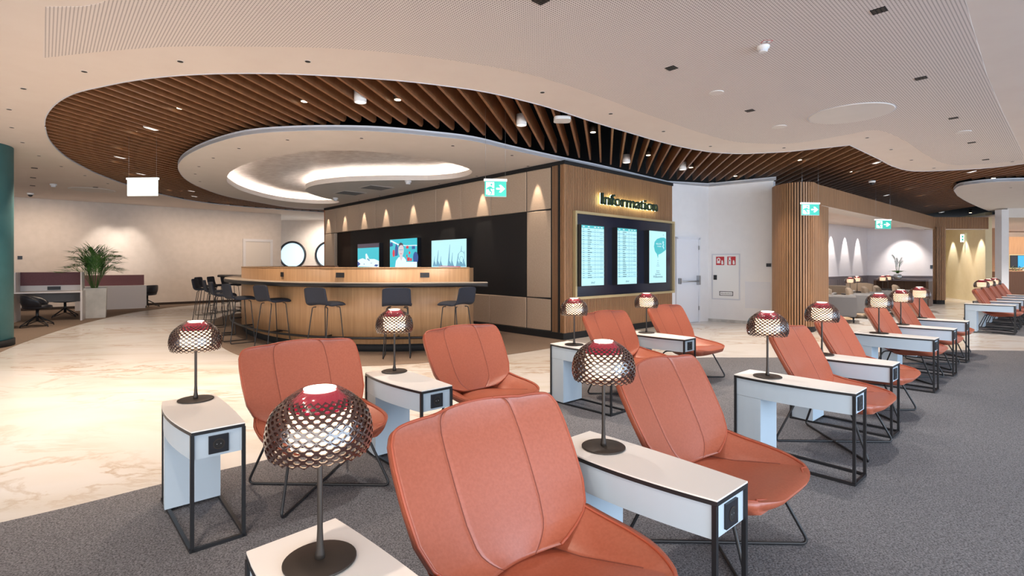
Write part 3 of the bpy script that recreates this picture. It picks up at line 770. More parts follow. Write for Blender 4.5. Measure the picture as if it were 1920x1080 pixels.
board(mb,A_,A1,N1,0,L1,0,.06,.965,1.0); board(mb,B_,A2,N2,0,L2,0,.06,.965,1.0)
struct('trim_8',mb,M_wains,'mauve wainscot')
k=s_on(1747,B_,A2); mb=MB(); board(mb,B_,A2,N2,k-.05,k+.05,0,.02,1.28,1.42); single('wall_switch',mb,M_socket,'small black switch on the pale wall beside the narrow ribbed column','switch')
# honey wall and beyond
wall_seg('wall_right',(19.0,22.6),(17.75,19.3),0,3.4,M_wall_yel,.2,'honey coloured wall beyond the portal')
wall_seg('wall_back',(15.7,22.9),(19.2,22.8),0,3.4,M_wall_yel,.2,'honey coloured wall behind the portal')
mb=MB(); mb.prism([(15.6,19.3),(17.9,19.3),(19.4,22.9),(15.6,23)],2.95,3.0); struct('ceiling',mb,M_ceil,'lowered ceiling before the honey wall')
mb=MB(); mb.box(17.03,17.28,17.9,18.15,0,3.35); struct('wall_pillar',mb,M_wall_white,'white square pillar at the far right')
mb=MB(); mb.box(17.28,30,17.95,18.1,3.08,3.5); struct('wall_upstand',mb,M_ring,'white beam right of the pillar')
mb=MB(); mb.box(19.5,40,28,28.2,0,3.6); struct('wall_back',mb,M_wall_warm,'far back wall of the right lounge')
mb=MB(); mb.box(17.5,40,18.3,28,3.2,3.25); struct('ceiling',mb,M_ceil,'ceiling of the right lounge')
mb=MB(); mb.box(24.4,32,27.0,27.9,0,2.9); struct('wall_partition',mb,M_bar,'wood clad wall of the far lounge')
t=thing('television','blue television in a gold frame on the wooden wall at the far right','television',(26.33,26.9,1.28))
mb=MB(); mb.box(-.35,2.2,-.0,.1,-.05,.70); part('frame',mb,M_gold,t)
mb=MB(); mb.box(-.3,2.15,-.03,.0,0,.65); part('housing',mb,M_socket,t,'black panel')
mb=MB(); mb.box(.08,1.9,-.05,-.03,.02,.63); part('display',mb,M_tvblue,t,'bright blue picture')
mb=MB(); mb.box(23.1,23.35,24.8,25.0,0,3.2); single('wood_pillar',mb,M_rib,'thin wooden pillar right of the white pillar','pillar')
mb=MB(); mb.box(20.3,26,21.5,22.0,0,1.15); single('planter_divider',mb,M_barin,'low brown divider with plants before the far right lounge','divider')
mb=MB()
for i in range(260):
    x=random.uniform(20.6,25.8); a=random.uniform(0,2*PI); r=random.uniform(.05,.16); zc=random.uniform(1.15,1.34)
    y=21.75+random.uniform(-.2,.2); dx,dy=math.cos(a)*r,math.sin(a)*r
    mb.add([(x,y,zc),(x+dx*.5-dy*.2,y+dy*.5+dx*.2,zc+.05),(x+dx,y+dy,zc),(x+dx*.5+dy*.2,y+dy*.5-dx*.2,zc+.04)],[(0,1,2,3)])
o=single('hedge',mb,M_leaf,'low green foliage on the brown divider at the far right','foliage'); 

# ------------------------------------------------------------------ left walls
LWp=Vector((-15.2,15.7)); LWa=AI; 
st_=-3.5; LL=s_on(527,LWp,LWa)
def lw(s,off=0): return LWp+LWa*s+NL*off
NL=Vector((LWa.y,-LWa.x))
mb=MB(); mb.obox(LWp+LWa*st_,LWa,LL-st_,.2,0,3.5); struct('wall_left',mb,M_wall_warm,'warm beige wall behind the work desks')
mb=MB(); board(mb,LWp,LWa,NL,st_,LL,0,.015,0,.09); struct('baseboard_left',mb,M_ribback)
q=LWp+LWa*st_
mb=MB(); mb.box(q.x-.3,q.x,-7,q.y+.2,0,3.5); struct('wall_left',mb,M_wall_warm,'side wall at the far left')
# door in the left wall
g0=s_on(455,LWp,LWa); g1=s_on(511,LWp,LWa); b=lw(g0)
dr=bpy.data.objects.new('door_2',None); C.objects.link(dr); dr.location=(b.x,b.y,0); dr['kind']='structure'; dr['label']='cream door in the beige wall behind the bar'
mb=MB(); board(mb,LWp,LWa,NL,g0,g0+.1,0,.05,0,2.35); board(mb,LWp,LWa,NL,g1-.1,g1,0,.05,0,2.35); board(mb,LWp,LWa,NL,g0,g1,0,.05,2.35,2.45); part('door_frame',mb,M_deskwhite,dr,world=True)
mb=MB(); board(mb,LWp,LWa,NL,g0+.1,g1-.1,0,.02,.01,2.35); part('door_leaf',mb,M_doorwarm,dr,world=True)
k0=s_on(33,LWp,LWa); k1=s_on(42,LWp,LWa)
mb=MB(); board(mb,LWp,LWa,NL,k0,k1,0,.02,1.60,1.70); single('wall_switch',mb,M_socket,'small black wall box on the beige wall near the teal column','switch')
# porthole wall
pe=lw(LL); WY=24.0
mb=MB(); mb.box(-13,-4,WY,WY+.2,0,3.5); ph=struct('wall_back',mb,M_wall_warm,'wall with round porthole windows behind the bar')
mb=MB(); mb.box(-13,-4.0,21.5,24,3.5,3.52)
for i,px in enumerate((549,617)):
    cx=(px-CX)/F*WY; R=.60; zc=1.42+19/F*WY
    wn=bpy.data.objects.new(f'window_{i+1}',None); C.objects.link(wn); wn.location=(cx,WY-.02,zc); wn['kind']='structure'; wn['label']=['round porthole window behind the bar, the fully visible one','round porthole window half hidden by the bar wall'][i]
    mb=MB(); mb.tube([(math.cos(a)*R,-.03,math.sin(a)*R) for a in [2*PI*k/48 for k in range(48)]],.05,8,closed=True); part('window_frame',mb,M_socket,wn,'dark round frame')
    mb=MB(); n=48; mb.add([(math.cos(2*PI*k/n)*R,-.005,math.sin(2*PI*k/n)*R) for k in range(n)],[tuple(range(n))[::-1]]); part('pane',mb,M_sky,wn,'bright sky through the pane')
# teal column
mb=MB(); cxx,cyy=gp(-52,655); 
c_=Vector((-9.35,8.77)); rr_=.62
mb.lathe([(rr_,.12),(rr_,3.5)],48,smooth=True); t=thing('round_column','dark teal round column at the left edge','column',(c_.x,c_.y,0)); part('shaft',mb,M_teal,t)
mb=MB(); mb.lathe([(rr_+.02,0),(rr_+.02,.12)],48); part('base_ring',mb,M_blackmatte,t,'black base')

# ------------------------------------------------------------------ curved bar
BF=[(-.50,8.90),(-.72,8.72),(-1.1,8.55),(-1.7,8.42),(-2.5,8.40),(-3.3,8.62),(-4.05,9.08),(-4.75,9.72),(-5.45,10.55),(-6.1,11.6),(-6.65,12.8),(-7.0,13.9),(-7.2,14.9),(-7.1,15.9),(-6.7,16.5)]
bf=smooth_loop(BF[1:],5,False)
bar=thing('curved_bar','large curved oak bar counter with black ledge in front of the dark television wall','bar counter',(-3,11,0))
def offs(loop,d):
    out=[]; m=len(loop)
    for i in range(m):
        a=Vector(loop[max(i-1,0)]); b=Vector(loop[min(i+1,m-1)]); t=(b-a).normalized(); n=Vector((-t.y,t.x))  # left of travel
        out.append((loop[i][0]+n.x*d,loop[i][1]+n.y*d))
    return out
# travel goes from right end to the far left: outward (to the camera) is on the left? test
test=offs(bf,.1); mid=len(bf)//3
sgn=1 if test[mid][1]<bf[mid][1] else -1
def band(loop,d0,d1,z0,z1):
    mb=MB(); a=offs(loop,sgn*d0); b=offs(loop,sgn*d1); mb.smooth=False
    n=len(loop); o=0
    mb.v=[(x,y,z0) for x,y in a]+[(x,y,z0) for x,y in b]+[(x,y,z1) for x,y in a]+[(x,y,z1) for x,y in b]
    for i in range(n-1):
        A0,A1_,B0,B1=i,i+1,n+i,n+i+1
        mb.face((A0,A1_,B1,B0)); mb.face((2*n+A0,2*n+B0,2*n+B1,2*n+A1_))
        mb.smooth=True
        mb.face((B0,B1,2*n+B1,2*n+B0)); mb.face((A1_,A0,2*n+A0,2*n+A1_)); mb.smooth=False
    mb.face((0,n,3*n,2*n)); mb.face((n-1,2*n-1+0,4*n-1,3*n-1))
    return mb
part('front_panel',band(bf,-.10,0,.13,1.37),M_bar,bar,world=True)
part('plinth',band(bf,-.10,-.03,0,.13),M_blackmatte,bar,'black plinth',world=True)
part('top_rail',band(bf,-.12,.004,1.37,1.385),M_bar,bar,world=True)
lw_=smooth_loop([(-.42,8.62)]+BF[2:12]+[(-7.3,14.3),(-8.0,15.0),(-8.4,15.3)],5,False)
part('ledge_edge',band(lw_,.02,.345,1.07,1.13),M_black,bar,'black ledge edge',world=True)
part('ledge_top',band(lw_,.0,.33,1.13,1.142),mat('ledge_laminate',(.50,.42,.33),.4),bar,'pale ledge top',world=True)
fo=offs(bf,sgn*.22)
mb=MB(); mb.tube([(x,y,.26) for x,y in fo],.02,8)
for i in range(4,len(fo)-2,7): mb.tube([(fo[i][0],fo[i][1],.26),(bf[i][0],bf[i][1],.26)],.014,6)
part('foot_rail',mb,M_black,bar,'black foot rail',world=True)
# rear half of the bar
br=smooth_loop([(-6.7,16.5),(-6.4,16.9),(-5.9,16.7),(-5.4,16.0)],5,False)
part('rear_panel',band(br,-.10,0,.0,1.40),M_barin,bar,'darker rear end of the bar',world=True)
mb=MB(); mb.box(-.80,-.72,8.75,9.6,.0,1.37); part('end_panel',mb,M_bar,bar,world=True)
# inner worktop
inn=offs(bf,-sgn*.6)
mb=MB(); mb.prism(offs(bf,-sgn*.11)+inn[::-1],.9,.94); part('worktop',mb,M_deskwhite,bar,'pale inner worktop',world=True)
for px,lab in ((478,'socket'),(530,'socket'),(646,'double'),(792,'double')):
    # nearest loop vertex seen at this column
    best=min(range(len(bf)-1),key=lambda i:abs(CX+F*bf[i][0]/bf[i][1]-px))
    a=Vector(bf[best]); b=Vector(bf[best+1]); t=(b-a).normalized(); n=Vector((-t.y,t.x))*sgn
    w=.15 if lab=='double' else .08
    mb=MB(); board(mb,a,t,n,-w/2,w/2,.0,.014,1.215,1.295)
    o=part('socket_plate',mb,M_socket,bar,'black power socket',world=True)
    for k in ((-.037,.037) if lab=='double' else (0,)):
        c=a+t*k+n*.0145; m2=MB()
        m2.add([(c.x+t.x*math.cos(q_)*.022,c.y+t.y*math.cos(q_)*.022,1.255+math.sin(q_)*.022) for q_ in [2*PI*j/14 for j in range(14)]],[tuple(range(14))])
        e=link('socket_face',m2.mesh('socket_face',tuple(bar.location)),M_base,o)

# ------------------------------------------------------------------ bar stools
def shell(path, w, th, nu=11, curve=.0, edge=.35):
    """upholstered shell along a side profile path [(y,z)], half-width w(i), thickness th"""
    pass
def make_stool():
    t=thing('bar_stool','','bar stool')
    # side profile: seat front -> seat back -> backrest top (forward = +Y)
    prof=smooth_loop([(.20,.775),(.19,.80),(.05,.805),(-.10,.80),(-.17,.83),(-.195,.90),(-.215,1.0),(-.225,1.07)],4,False)
    n=len(prof)
    def grid(i0,i1,wf):
        mb=MB(); nu=12; rows=[]
        for i in range(i0,i1+1):
            y,z=prof[i]; a=prof[max(i-1,0)]; b=prof[min(i+1,n-1)]; ty,tz=b[0]-a[0],b[1]-a[1]; l=math.hypot(ty,tz); ny,nz=tz/l,-ty/l
            rows.append((y,z,ny,nz,wf((i-i0)/(i1-i0)),(i-i0)/(i1-i0)))
        o=0
        for side in (0,1):
            for (y,z,ny,nz,w,v) in rows:
                for k in range(nu+1):
                    u=-1+2*k/nu; th=.042*(1-abs(u)**6*.5)
                    e=1 if side else 0
                    c=.018*u*u
                    mb.v.append((w*u, y+ny*(-c+e*th), z+nz*(-c+e*th)))
        R=len(rows); S=R*(nu+1); mb.smooth=True
        for i in range(R-1):
            for k in range(nu):
                a=i*(nu+1)+k; mb.face((a,a+1,a+nu+2,a+nu+1)); mb.face((S+a+nu+1,S+a+nu+2,S+a+1,S+a))
            a=i*(nu+1); mb.face((a,a+nu+1,S+a+nu+1,S+a)); a+=nu; mb.face((a+nu+1,a,S+a,S+a+nu+1))
        for k in range(nu):
            mb.face((k+1,k,S+k,S+k+1)); a=(R-1)*(nu+1)+k; mb.face((a,a+1,S+a+1,S+a))
        return mb
    js=int(n*.50)
    part('seat',grid(0,js,lambda v:.21*(1-.35*(1-min(1,v/.28))**2)+.008),M_stool,t)
    part('backrest',grid(js,n-1,lambda v:.220-.012*v-.05*max(0,(v-.8)/.2)**3),M_stool,t)
    for s in (-1,1):
        mb=MB(); mb.tube(fillet([(s*.10,.12,.765),(s*.155,.14,.76),(s*.20,.20,.009),(s*.20,-.22,.009),(s*.155,-.12,.76),(s*.10,-.1,.765)],.03),.008,8); part('leg_frame',mb,M_black,t)
    mb=MB(); mb.tube([(-.185,.183,.27),(.185,.183,.27)],.008,8); part('footrest',mb,M_black,t)
    return t
def inward(px,Y):
    x,y=pxY(px,Y); best=min(bf,key=lambda p:(p[0]-x)**2+(p[1]-y)**2); return x,y,math.atan2(-(best[0]-x),best[1]-y)
stools=[(855,8.12,'charcoal bar stool at the right end of the curved bar, in profile'),(745,7.95,'charcoal bar stool at the bar directly behind a lit table lamp'),(611,8.02,'charcoal bar stool at the middle of the bar front, its seat turned sideways'),
 (512,8.85,'charcoal bar stool at the left shoulder of the bar front, turned right'),(449,9.45,'charcoal bar stool at the left flank of the bar, nearest the camera there'),(418,10.5,'charcoal bar stool on the left flank, second back along the bar'),(403,11.75,'charcoal bar stool on the left flank, third back along the bar'),(384,13.0,'charcoal bar stool farthest left on the flank of the bar')]
for px,Y,lb in stools:
    x,y,a=inward(px,Y)
    if px==855: a+=.75
    if px==512: a-=.35
    if px==611: a-=.25
    put(PROTO,'stool',make_stool,(x,y,.006),a,lb,'bar stools')
for i,(x,y,lb) in enumerate(((-8.75,14.75,'small far bar stool behind the left flank, leftmost of the far four'),(-8.78,15.4,'small far bar stool behind the flank, second of the far four'),(-8.72,16.0,'small far bar stool behind the flank, third of the far four'),(-8.35,16.4,'small far bar stool by the tip of the black ledge, rightmost of the far four'))):
    put(PROTO,'stool',make_stool,(x,y,.006),math.atan2(-1,.1),lb,'bar stools')

# ------------------------------------------------------------------ lounge chair
def make_chair():
    t=thing('lounge_chair','','lounge chair')
    us=sorted(set([round(-1+i*.1,3) for i in range(21)]+[-.97,.97,-.47,-.45,-.43,.43,.45,.47,-.62,.62,-.58,.58]))
    # backrest -------------------------------------------------
    path=smooth_loop([(-.135,.375),(-.175,.46),(-.235,.58),(-.30,.71),(-.360,.825),(-.380,.865)],5,False)
    n=len(path)
    wt=[(0,.165),(.05,.215),(.10,.272),(.15,.322),(.20,.350),(.32,.380),(.5,.392),(.66,.394),(.76,.388),(.84,.372),(.90,.350),(.94,.322),(.97,.288),(.99,.250),(1,.205)]
    vv=sorted(set([i/(n-1) for i in range(n)]+[.05,.1,.15,.2]))
    vv=[v for v in vv if v<.80]+[.82,.85,.88,.905,.93,.95,.965,.978,.988,.995,1.0]
    def at(v):
        f=v*(n-1); i=min(int(f),n-2); k=f-i; a,b=path[i],path[i+1]; y=a[0]+(b[0]-a[0])*k; z=a[1]+(b[1]-a[1])*k
        ty,tz=b[0]-a[0],b[1]-a[1]; l=math.hypot(ty,tz); return y,z,tz/l,-ty/l     # normal towards sitter
    def bp(u,v,e=0.0):
        y,z,ny,nz=at(v); w=lerp_tab(wt,v)
        c=.070*u*u*(1-.4*v) - .004*(math.exp(-((abs(u)-.45)/.012)**2))+.012*(1-v)*(1-u*u)
        top=.028*(1-(u)**2)*max(0,(v-.75)/.25)
        return Vector((w*u, y+ny*(c-e), z+nz*(c-e)+top))
    def solid(fn,vs,th):
        mb=MB(); mb.smooth=True; R=len(vs); K=len(us)
        for side in (0,1):
            for v in vs:
                for u in us:
                    edge=(1-abs(u)**4)*(1-abs(2*v-1)**6)
                    mb.v.append(tuple(fn(u,v,0 if side==0 else th*(.55+.45*edge))))
        S=R*K
        for i in range(R-1):
            for k in range(K-1):
                a=i*K+k; mb.face((a,a+1,a+K+1,a+K)); mb.face((S+a+K,S+a+K+1,S+a+1,S+a))
            a=i*K; mb.face((a,a+K,S+a+K,S+a)); a+=K-1; mb.face((a+K,a,S+a,S+a+K))
        for k in range(K-1):
            mb.face((k+1,k,S+k,S+k+1)); a=(R-1)*K+k; mb.face((a,a+1,S+a+1,S+a))
        return mb
    bk=part('backrest',solid(bp,vv,.075),M_leather,t)
    def outline(fn,vs,skip0=False):
        pts=[fn(-1,v,.004) for v in vs]+[fn(u,1,.004) for u in us[1:-1]]+[fn(1,v,.004) for v in reversed(vs)]
        return [tuple(p) for p in pts]
    mb=MB(); mb.tube(outline(bp,vv),.0055,6); part('piping',mb,M_leather_dk,bk)
    for s in (-.45,.45):
        mb=MB(); mb.tube([tuple(bp(s,v,-.0004)) for v in vv],.0022,5); part('seam',mb,M_seam,bk)
    # seat -----------------------------------------------------
    wt2=[(0,.30),(.04,.330),(.1,.358),(.28,.388),(.45,.397),(.58,.391),(.68,.376),(.77,.350),(.84,.320),(.90,.282),(.94,.243),(.97,.20),(.99,.15),(1,.10)]
    zt=[(0,.375),(.25,.372),(.6,.392),(.85,.405),(.95,.402),(1,.392)]
    vs2=[0,.04,.1,.18,.26,.34,.42,.5,.58,.66,.73,.79,.84,.88,.91,.94,.965,.985,1.0]
    def sp(u,v,e=0.0):
        w=lerp_tab(wt2,v); inner=min(.16+.17*v,w*.86); au=abs(u); x=math.copysign(inner*au/.6 if au<=.6 else inner+(w-inner)*(au-.6)/.4,u)
        y=-.15+.53*v; z=lerp_tab(zt,v)
        k=max(0,min(1,(abs(x)-inner)/(max(.02,w-inner))))
        lift=.12*(1-v)**1.35*(k**.85)*(.85+.15*min(1,v/.06))
        z+=lift; y+=-.02*k*(1-v)**2
        groove=.006*math.exp(-((abs(x)-inner)/.008)**2)*max(0,1-v*1.3)
        return Vector((x*(1-.05*(e>0)),y-(.03 if e>0 and v>.9 else 0),z-e-groove))
    us_keep=us[:]
    st2=part('seat',solid(sp,vs2,.075),M_leather,t)
    pts=[sp(-1,v,.003) for v in vs2]+[sp(u,1,.003) for u in us[1:-1]]+[sp(1,v,.003) for v in reversed(vs2)]
    mb=MB(); mb.tube([tuple(p) for p in pts],.0055,6); part('piping',mb,M_leather_dk,st2)
    for s in (-1,1):
        q=[]
        for v in (0,.04,.1,.18,.26,.34,.42,.5,.58,.66):
            p=sp(s*.6,v,-.0005); q.append(tuple(p))
        mb=MB(); mb.tube(q,.0025,5); part('seam',mb,M_seam,st2)
    # underside bowl
    mb=MB(); mb.smooth=True
    nn_=9; R=8
    for i in range(R+1):
        v=i/R
        for k in range(nn_+1):
            u=-1+2*k/nn_; w=.30*(1-.5*max(0,v-.75)/.25); mb.v.append((w*u,-.30+.60*v, .315+.05*abs(u)**3+.035*(v*2-1)**2+ (.06*max(0,.2-v)/.2)))
    for i in range(R):
        for k in range(nn_):
            a=i*(nn_+1)+k; mb.face((a+nn_+1,a+nn_+2,a+1,a))
    part('underside',mb,M_leather_dk,t)
    # crossed rod base
    for s in (-1,1):
        mb=MB()
        mb.tube(fillet([(s*.17,.10,.335),(s*.235,.17,.335),(s*.335,.315,.009),(-s*.335,-.325,.009),(-s*.235,-.20,.335),(-s*.17,-.10,.335)],.045),.0085,8)
        part('leg',mb,M_black,t)
    mb=MB(); mb.tube([(-.2,-.02,.33),(.2,-.02,.33)],.0085,6); mb.tube([(0,-.18,.33),(0,.18,.33)],.0085,6); part('cross_bar',mb,M_black,t)
    mb=MB(); mb.box(-.352,-.340,-.205,-.170,.49,.515); part('fabric_tag',mb,M_grey,t,'small grey fabric tag')
    return t

# ------------------------------------------------------------------ side table (forward = +Y, its right hand side = +X)
ZTT=.596
def make_table():
    t=thing('side_table','','side table')
    hl=.39; wf=.12; wb=.135
    def side(s,bul,n=10):
        out=[]
        for i in range(n+1):
            v=i/n; y=-hl+2*hl*v; w=wb+(wf-wb)*v; out.append((s*(w+bul*4*v*(1-v)*(1.15-.3*v)),y))
        return out
    R_=side(1,.038); L_=side(-1,.012)
    top=L_[::1]+R_[::-1]    # left back->front, right front->back
    top=[(x,y) for x,y in top][::-1]
    mb=MB(); mb.prism(top,ZTT-.006,ZTT); part('table_top',mb,M_tabletop,t)
    mb=MB(); mb.prism([(x*1.006,y*1.002) for x,y in top],ZTT-.022,ZTT-.006); part('top_frame',mb,M_black,t,'black metal top edge')
    def hull(sc,y0,y1):
        def cut(S):
            o=[(x*sc,y) for x,y in S if y0<y<y1]
            for yy,at_ in ((y0,0),(y1,len(o)+1)):
                for (xa,ya),(xb,yb) in zip(S,S[1:]):
                    if ya<=yy<=yb: o.insert(at_,((xa+(xb-xa)*(yy-ya)/(yb-ya))*sc,yy)); break
            return o
        pr=cut(R_); pl=cut(L_)
        return (pl+pr[::-1])[::-1]
    mb=MB(); mb.prism(hull(.95,-hl+.004,hl-.012),ZTT-.145,ZTT-.022); ap=part('apron',mb,M_tablebody,t)
    mb=MB(); mb.prism(hull(.94,-hl+.004,-hl+.20),.018,ZTT-.147); part('leg_panel',mb,M_tablebody,t)
    r=.0085
    cor=[(-wf,hl-.01),(wf,hl-.01)]
    def sq(mb,a,b,r=.0085):
        a=Vector(a); b=Vector(b); d=(b-a).normalized(); u=Vector((0,0,1)) if abs(d.z)<.9 else Vector((1,0,0)); w=d.cross(u)
        vs=[p+u*i*r+w*j*r for p in (a-d*r,b+d*r) for i,j in ((-1,-1),(1,-1),(1,1),(-1,1))]
        mb.add(vs,[(0,1,2,3),(7,6,5,4),(1,0,4,5),(2,1,5,6),(3,2,6,7),(0,3,7,4)])
    for x,y in ((-wf+.004,hl-.01),(wf-.004,hl-.01),(-wb+.004,-hl+.01),(wb-.004,-hl+.01)):
        mb=MB(); sq(mb,(x,y,.009),(x,y,ZTT-.03)); part('leg',mb,M_black,t)
    mb=MB(); sq(mb,(-wf,hl-.01,.009),(wf,hl-.01,.009)); sq(mb,(-wb,-hl+.01,.009),(wb,-hl+.01,.009)); sq(mb,(-wf,hl-.01,.009),(-wb,-hl+.01,.009)); sq(mb,(wf,hl-.01,.009),(wb,-hl+.01,.009)); part('base_frame',mb,M_black,t)
    mb=MB(); mb.box(-.045,.045,hl-.016,hl-.002,ZTT-.13,ZTT-.04); so=part('power_socket',mb,M_socket,t,'black power socket')
    mb=MB(); n=20; zc=ZTT-.085; ymx=hl-.0015
    mb.use(M_blackmatte); mb.add([(.022*math.cos(2*PI*k/n),ymx,zc+.022*math.sin(2*PI*k/n)) for k in range(n)],[tuple(range(n))[::-1]])
    mb.use(M_chrome)
    for s in (-1,1):
        mb.add([(s*.009+.0028*math.cos(2*PI*k/8),ymx+.0006,zc+.0028*math.sin(2*PI*k/8)) for k in range(8)],[tuple(range(8))[::-1]])
    mb.use(M_base); m_=18
    for k in range(m_):
        a=2*PI*k/m_; b=2*PI*(k+1)/m_
        mb.add([(math.cos(a)*.022,ymx+.001,zc+math.sin(a)*.022),(math.cos(b)*.022,ymx+.001,zc+math.sin(b)*.022),(math.cos(b)*.027,ymx+.001,zc+math.sin(b)*.027),(math.cos(a)*.027,ymx+.001,zc+math.sin(a)*.027)],[(0,3,2,1)])
    part('socket_well',mb,None,so)
    return t

# ------------------------------------------------------------------ table lamp with lattice shade
SH=[(.045,.480),(.064,.469),(.088,.453),(.112,.433),(.129,.410),(.137,.386),(.141,.362),(.141,.340),(.137,.319),(.130,.302)]
def make_lamp(low=False):
    t=thing('table_lamp','','table lamp')
    mb=MB(); mb.lathe([(.094,0),(.097,.002),(.097,.006),(.094,.008),(.02,.009)],40); part('base',mb,M_base,t,'dark bronze disc base')
    mb=MB(); mb.lathe([(.0135,.009),(.013,.022),(.0095,.045),(.0075,.09),(.0072,.45),(.004,.455)],16); part('pole',mb,M_base,t)
    # arc-length table of the shade profile
    prof=smooth_loop(SH,4,False); ln=[0]
    for a,b in zip(prof,prof[1:]): ln.append(ln[-1]+math.dist(a,b))
    tot=ln[-1]
    def at(q):
        q=max(0,min(1,q))*tot
        for i in range(len(ln)-1):
            if q<=ln[i+1]+1e-9:
                k=(q-ln[i])/(ln[i+1]-ln[i]); a,b=prof[i],prof[i+1]
                return a[0]+(b[0]-a[0])*k,a[1]+(b[1]-a[1])*k
        return prof[-1]
    N=27 if not low else 16; R=20 if not low else 12    # half-rows
    mb=MB(); top_rows=5 if not low else 3
    def P(j,i,dr=0.0,dq=0.0):
        q=j/R+dq; r,z=at(q); a=2*PI*i/N; r+=dr; return (r*math.cos(a),r*math.sin(a),z)
    th=.006
    # solid corrugated upper part
    mb.use(M_shade_top); mb.smooth=True
    rows=top_rows*3; K=N*4; o=len(mb.v)
    for j in range(rows+1):
        q=j/rows*(top_rows/R)
        for k in range(K):
            wob=.0022*math.cos(k/4*2*PI+j*.9); r,z=at(q); a=2*PI*k/K; mb.v.append(((r+wob)*math.cos(a),(r+wob)*math.sin(a),z))
    for j in range(rows):
        for k in range(K):
            l=(k+1)%K; mb.face((o+j*K+l,o+j*K+k,o+(j+1)*K+k,o+(j+1)*K+l))
    mb.smooth=False; mb.use(M_shade)
    for j in range(top_rows,R,1):
        for i in range(N):
            ph=.5*(j%2)
            c=i+ph
            # diamond cell: top (j-1), sides (j), bottom (j+1)
            T=(j-1,c); Bm=(j+1,c); Lf=(j,c-.5); Rt=(j,c+.5)
            if j+1>R: continue
            def cell(dr):
                out=[P(*T,dr),P(j,c+.5,dr),P(*Bm,dr),P(j,c-.5,dr)]
                s=.55
                inn=[P(j-s*.80,c-.13,dr),P(j-s*.80,c+.13,dr),P(j,c+.33,dr),P(j+s*.80,c+.13,dr),P(j+s*.80,c-.13,dr),P(j,c-.33,dr)]
                return out,inn
            o1,i1=cell(0); o2,i2=cell(-th); ibul=[(x*1.0,y*1.0,z) for x,y,z in i1]
            vs=o1+i1+o2+i2; bs=len(mb.v); mb.v+=vs
            def F_(idx): mb.face([bs+k for k in idx])
            # outer skin: corners 0..3, hole 4..9
            for f in ((0,4,5),(0,5,6,1),(1,6,7,2),(2,7,8),(2,8,9,3),(3,9,4,0)): F_(f)
            for f in ((0,4,5),(0,5,6,1),(1,6,7,2),(2,7,8),(2,8,9,3),(3,9,4,0)): F_([k+10 for k in f][::-1])
            for k in range(6):
                a=4+k; b=4+(k+1)%6; F_((b,a,a+10,b+10))
            if j==R-1:
                F_((2,1,11,12)); F_((3,2,12,13))
    sh=part('lamp_shade',mb,None,t,'smoky lattice shade')
    mb=MB(); mb.lathe([(.066,.316),(.076,.321),(.082,.350),(.083,.426)],28); part('diffuser',mb,M_diff,t,'glowing warm diffuser')
    mb=MB(); mb.lathe([(.0845,.426),(.083,.434),(.064,.455),(.046,.472)],28); part('inner_cone',mb,M_shade_red,t,'ruby red inner cone')
    mb=MB(); n=28; mb.lathe([(.043,.476),(.043,.4785)],n); part('top_opening',mb,M_difftop,t,'bright open top')
    return t

# ------------------------------------------------------------------ seating rows
DV=Vector((.666,-.746)); AV=Vector((.742,.670))
def rot_for(d): return math.atan2(-d.x,d.y)      # local +Y -> d
RZ=rot_for(DV)
def tbl_center(fl,d=DV):
    # fl: world position of front-left (as seen) top corner; camera side = local +X side
    a=Vector((-d.y,d.x)); a=a if a.x>0 else -a
    return Vector(fl)+a*.12-d*.39
def put_table(c,label,group,rz=RZ): return put(PROTO,'table',make_table,(c.x,c.y,.006),rz,label,group)
def put_chair(c,label,group,rz=RZ): return put(PROTO,'chair',make_chair,(c.x,c.y,.006),rz,label,group)
def put_lamp(px,py,label,z=ZTT+.006,group='lattice shade table lamps'):
    x,y=gp(px,py,z); return put(PROTO,'lamp',make_lamp,(x,y,z+.001),random.uniform(0,1),label,group)
GT='side tables between the lounge chairs'; GC='orange leather lounge chairs'
# front right row
dd1=Vector((.72,-.694)).normalized()
T1c=Vector((-.665,1.567))+dd1*.39
put_table(T1c,'white-topped side table at the bottom edge, nearest the camera',GT,rot_for(dd1))
T2c=tbl_center((.713,1.788)); put_table(T2c,'white side table between the two largest orange chairs',GT)
T7c=tbl_center((2.195,3.285)); put_table(T7c,'white side table right behind the second big chair, its blue-grey leg panel showing',GT)
T8c=tbl_center((3.10,4.19)); put_table(T8c,'white side table just behind the table with the blue-grey leg panel',GT)
T9c=tbl_center((4.66,5.67)); put_table(T9c,'white side table in the middle of the right row, third from the far end',GT)
T10c=tbl_center((5.60,6.52)); put_table(T10c,'white side table in the right row, second from the far end',GT)
T11c=tbl_center((6.56,7.42)); put_table(T11c,'white side table at the far end of the right row',GT)
off=AV*.67
put_chair(T1c+AV*.66+Vector((.0,-.04)),'largest orange leather lounge chair, at the bottom centre, cropped by the frame',GC)
put_chair(T2c+off,'second largest orange leather lounge chair, right of the long white table',GC)
put_chair(T7c+off+Vector((.05,0)),'orange leather lounge chair just behind the table with the blue-grey leg panel',GC)
put_chair(T8c+off+Vector((.05,0)),'orange leather lounge chair fourth from the camera in the right row',GC)
put_chair(T9c+off,'orange leather lounge chair fifth from the camera in the right row',GC)
put_chair(T10c+off,'orange leather lounge chair sixth from the camera in the right row',GC)
put_chair(T11c+off,'orange leather lounge chair at the far end of the right row',GC)
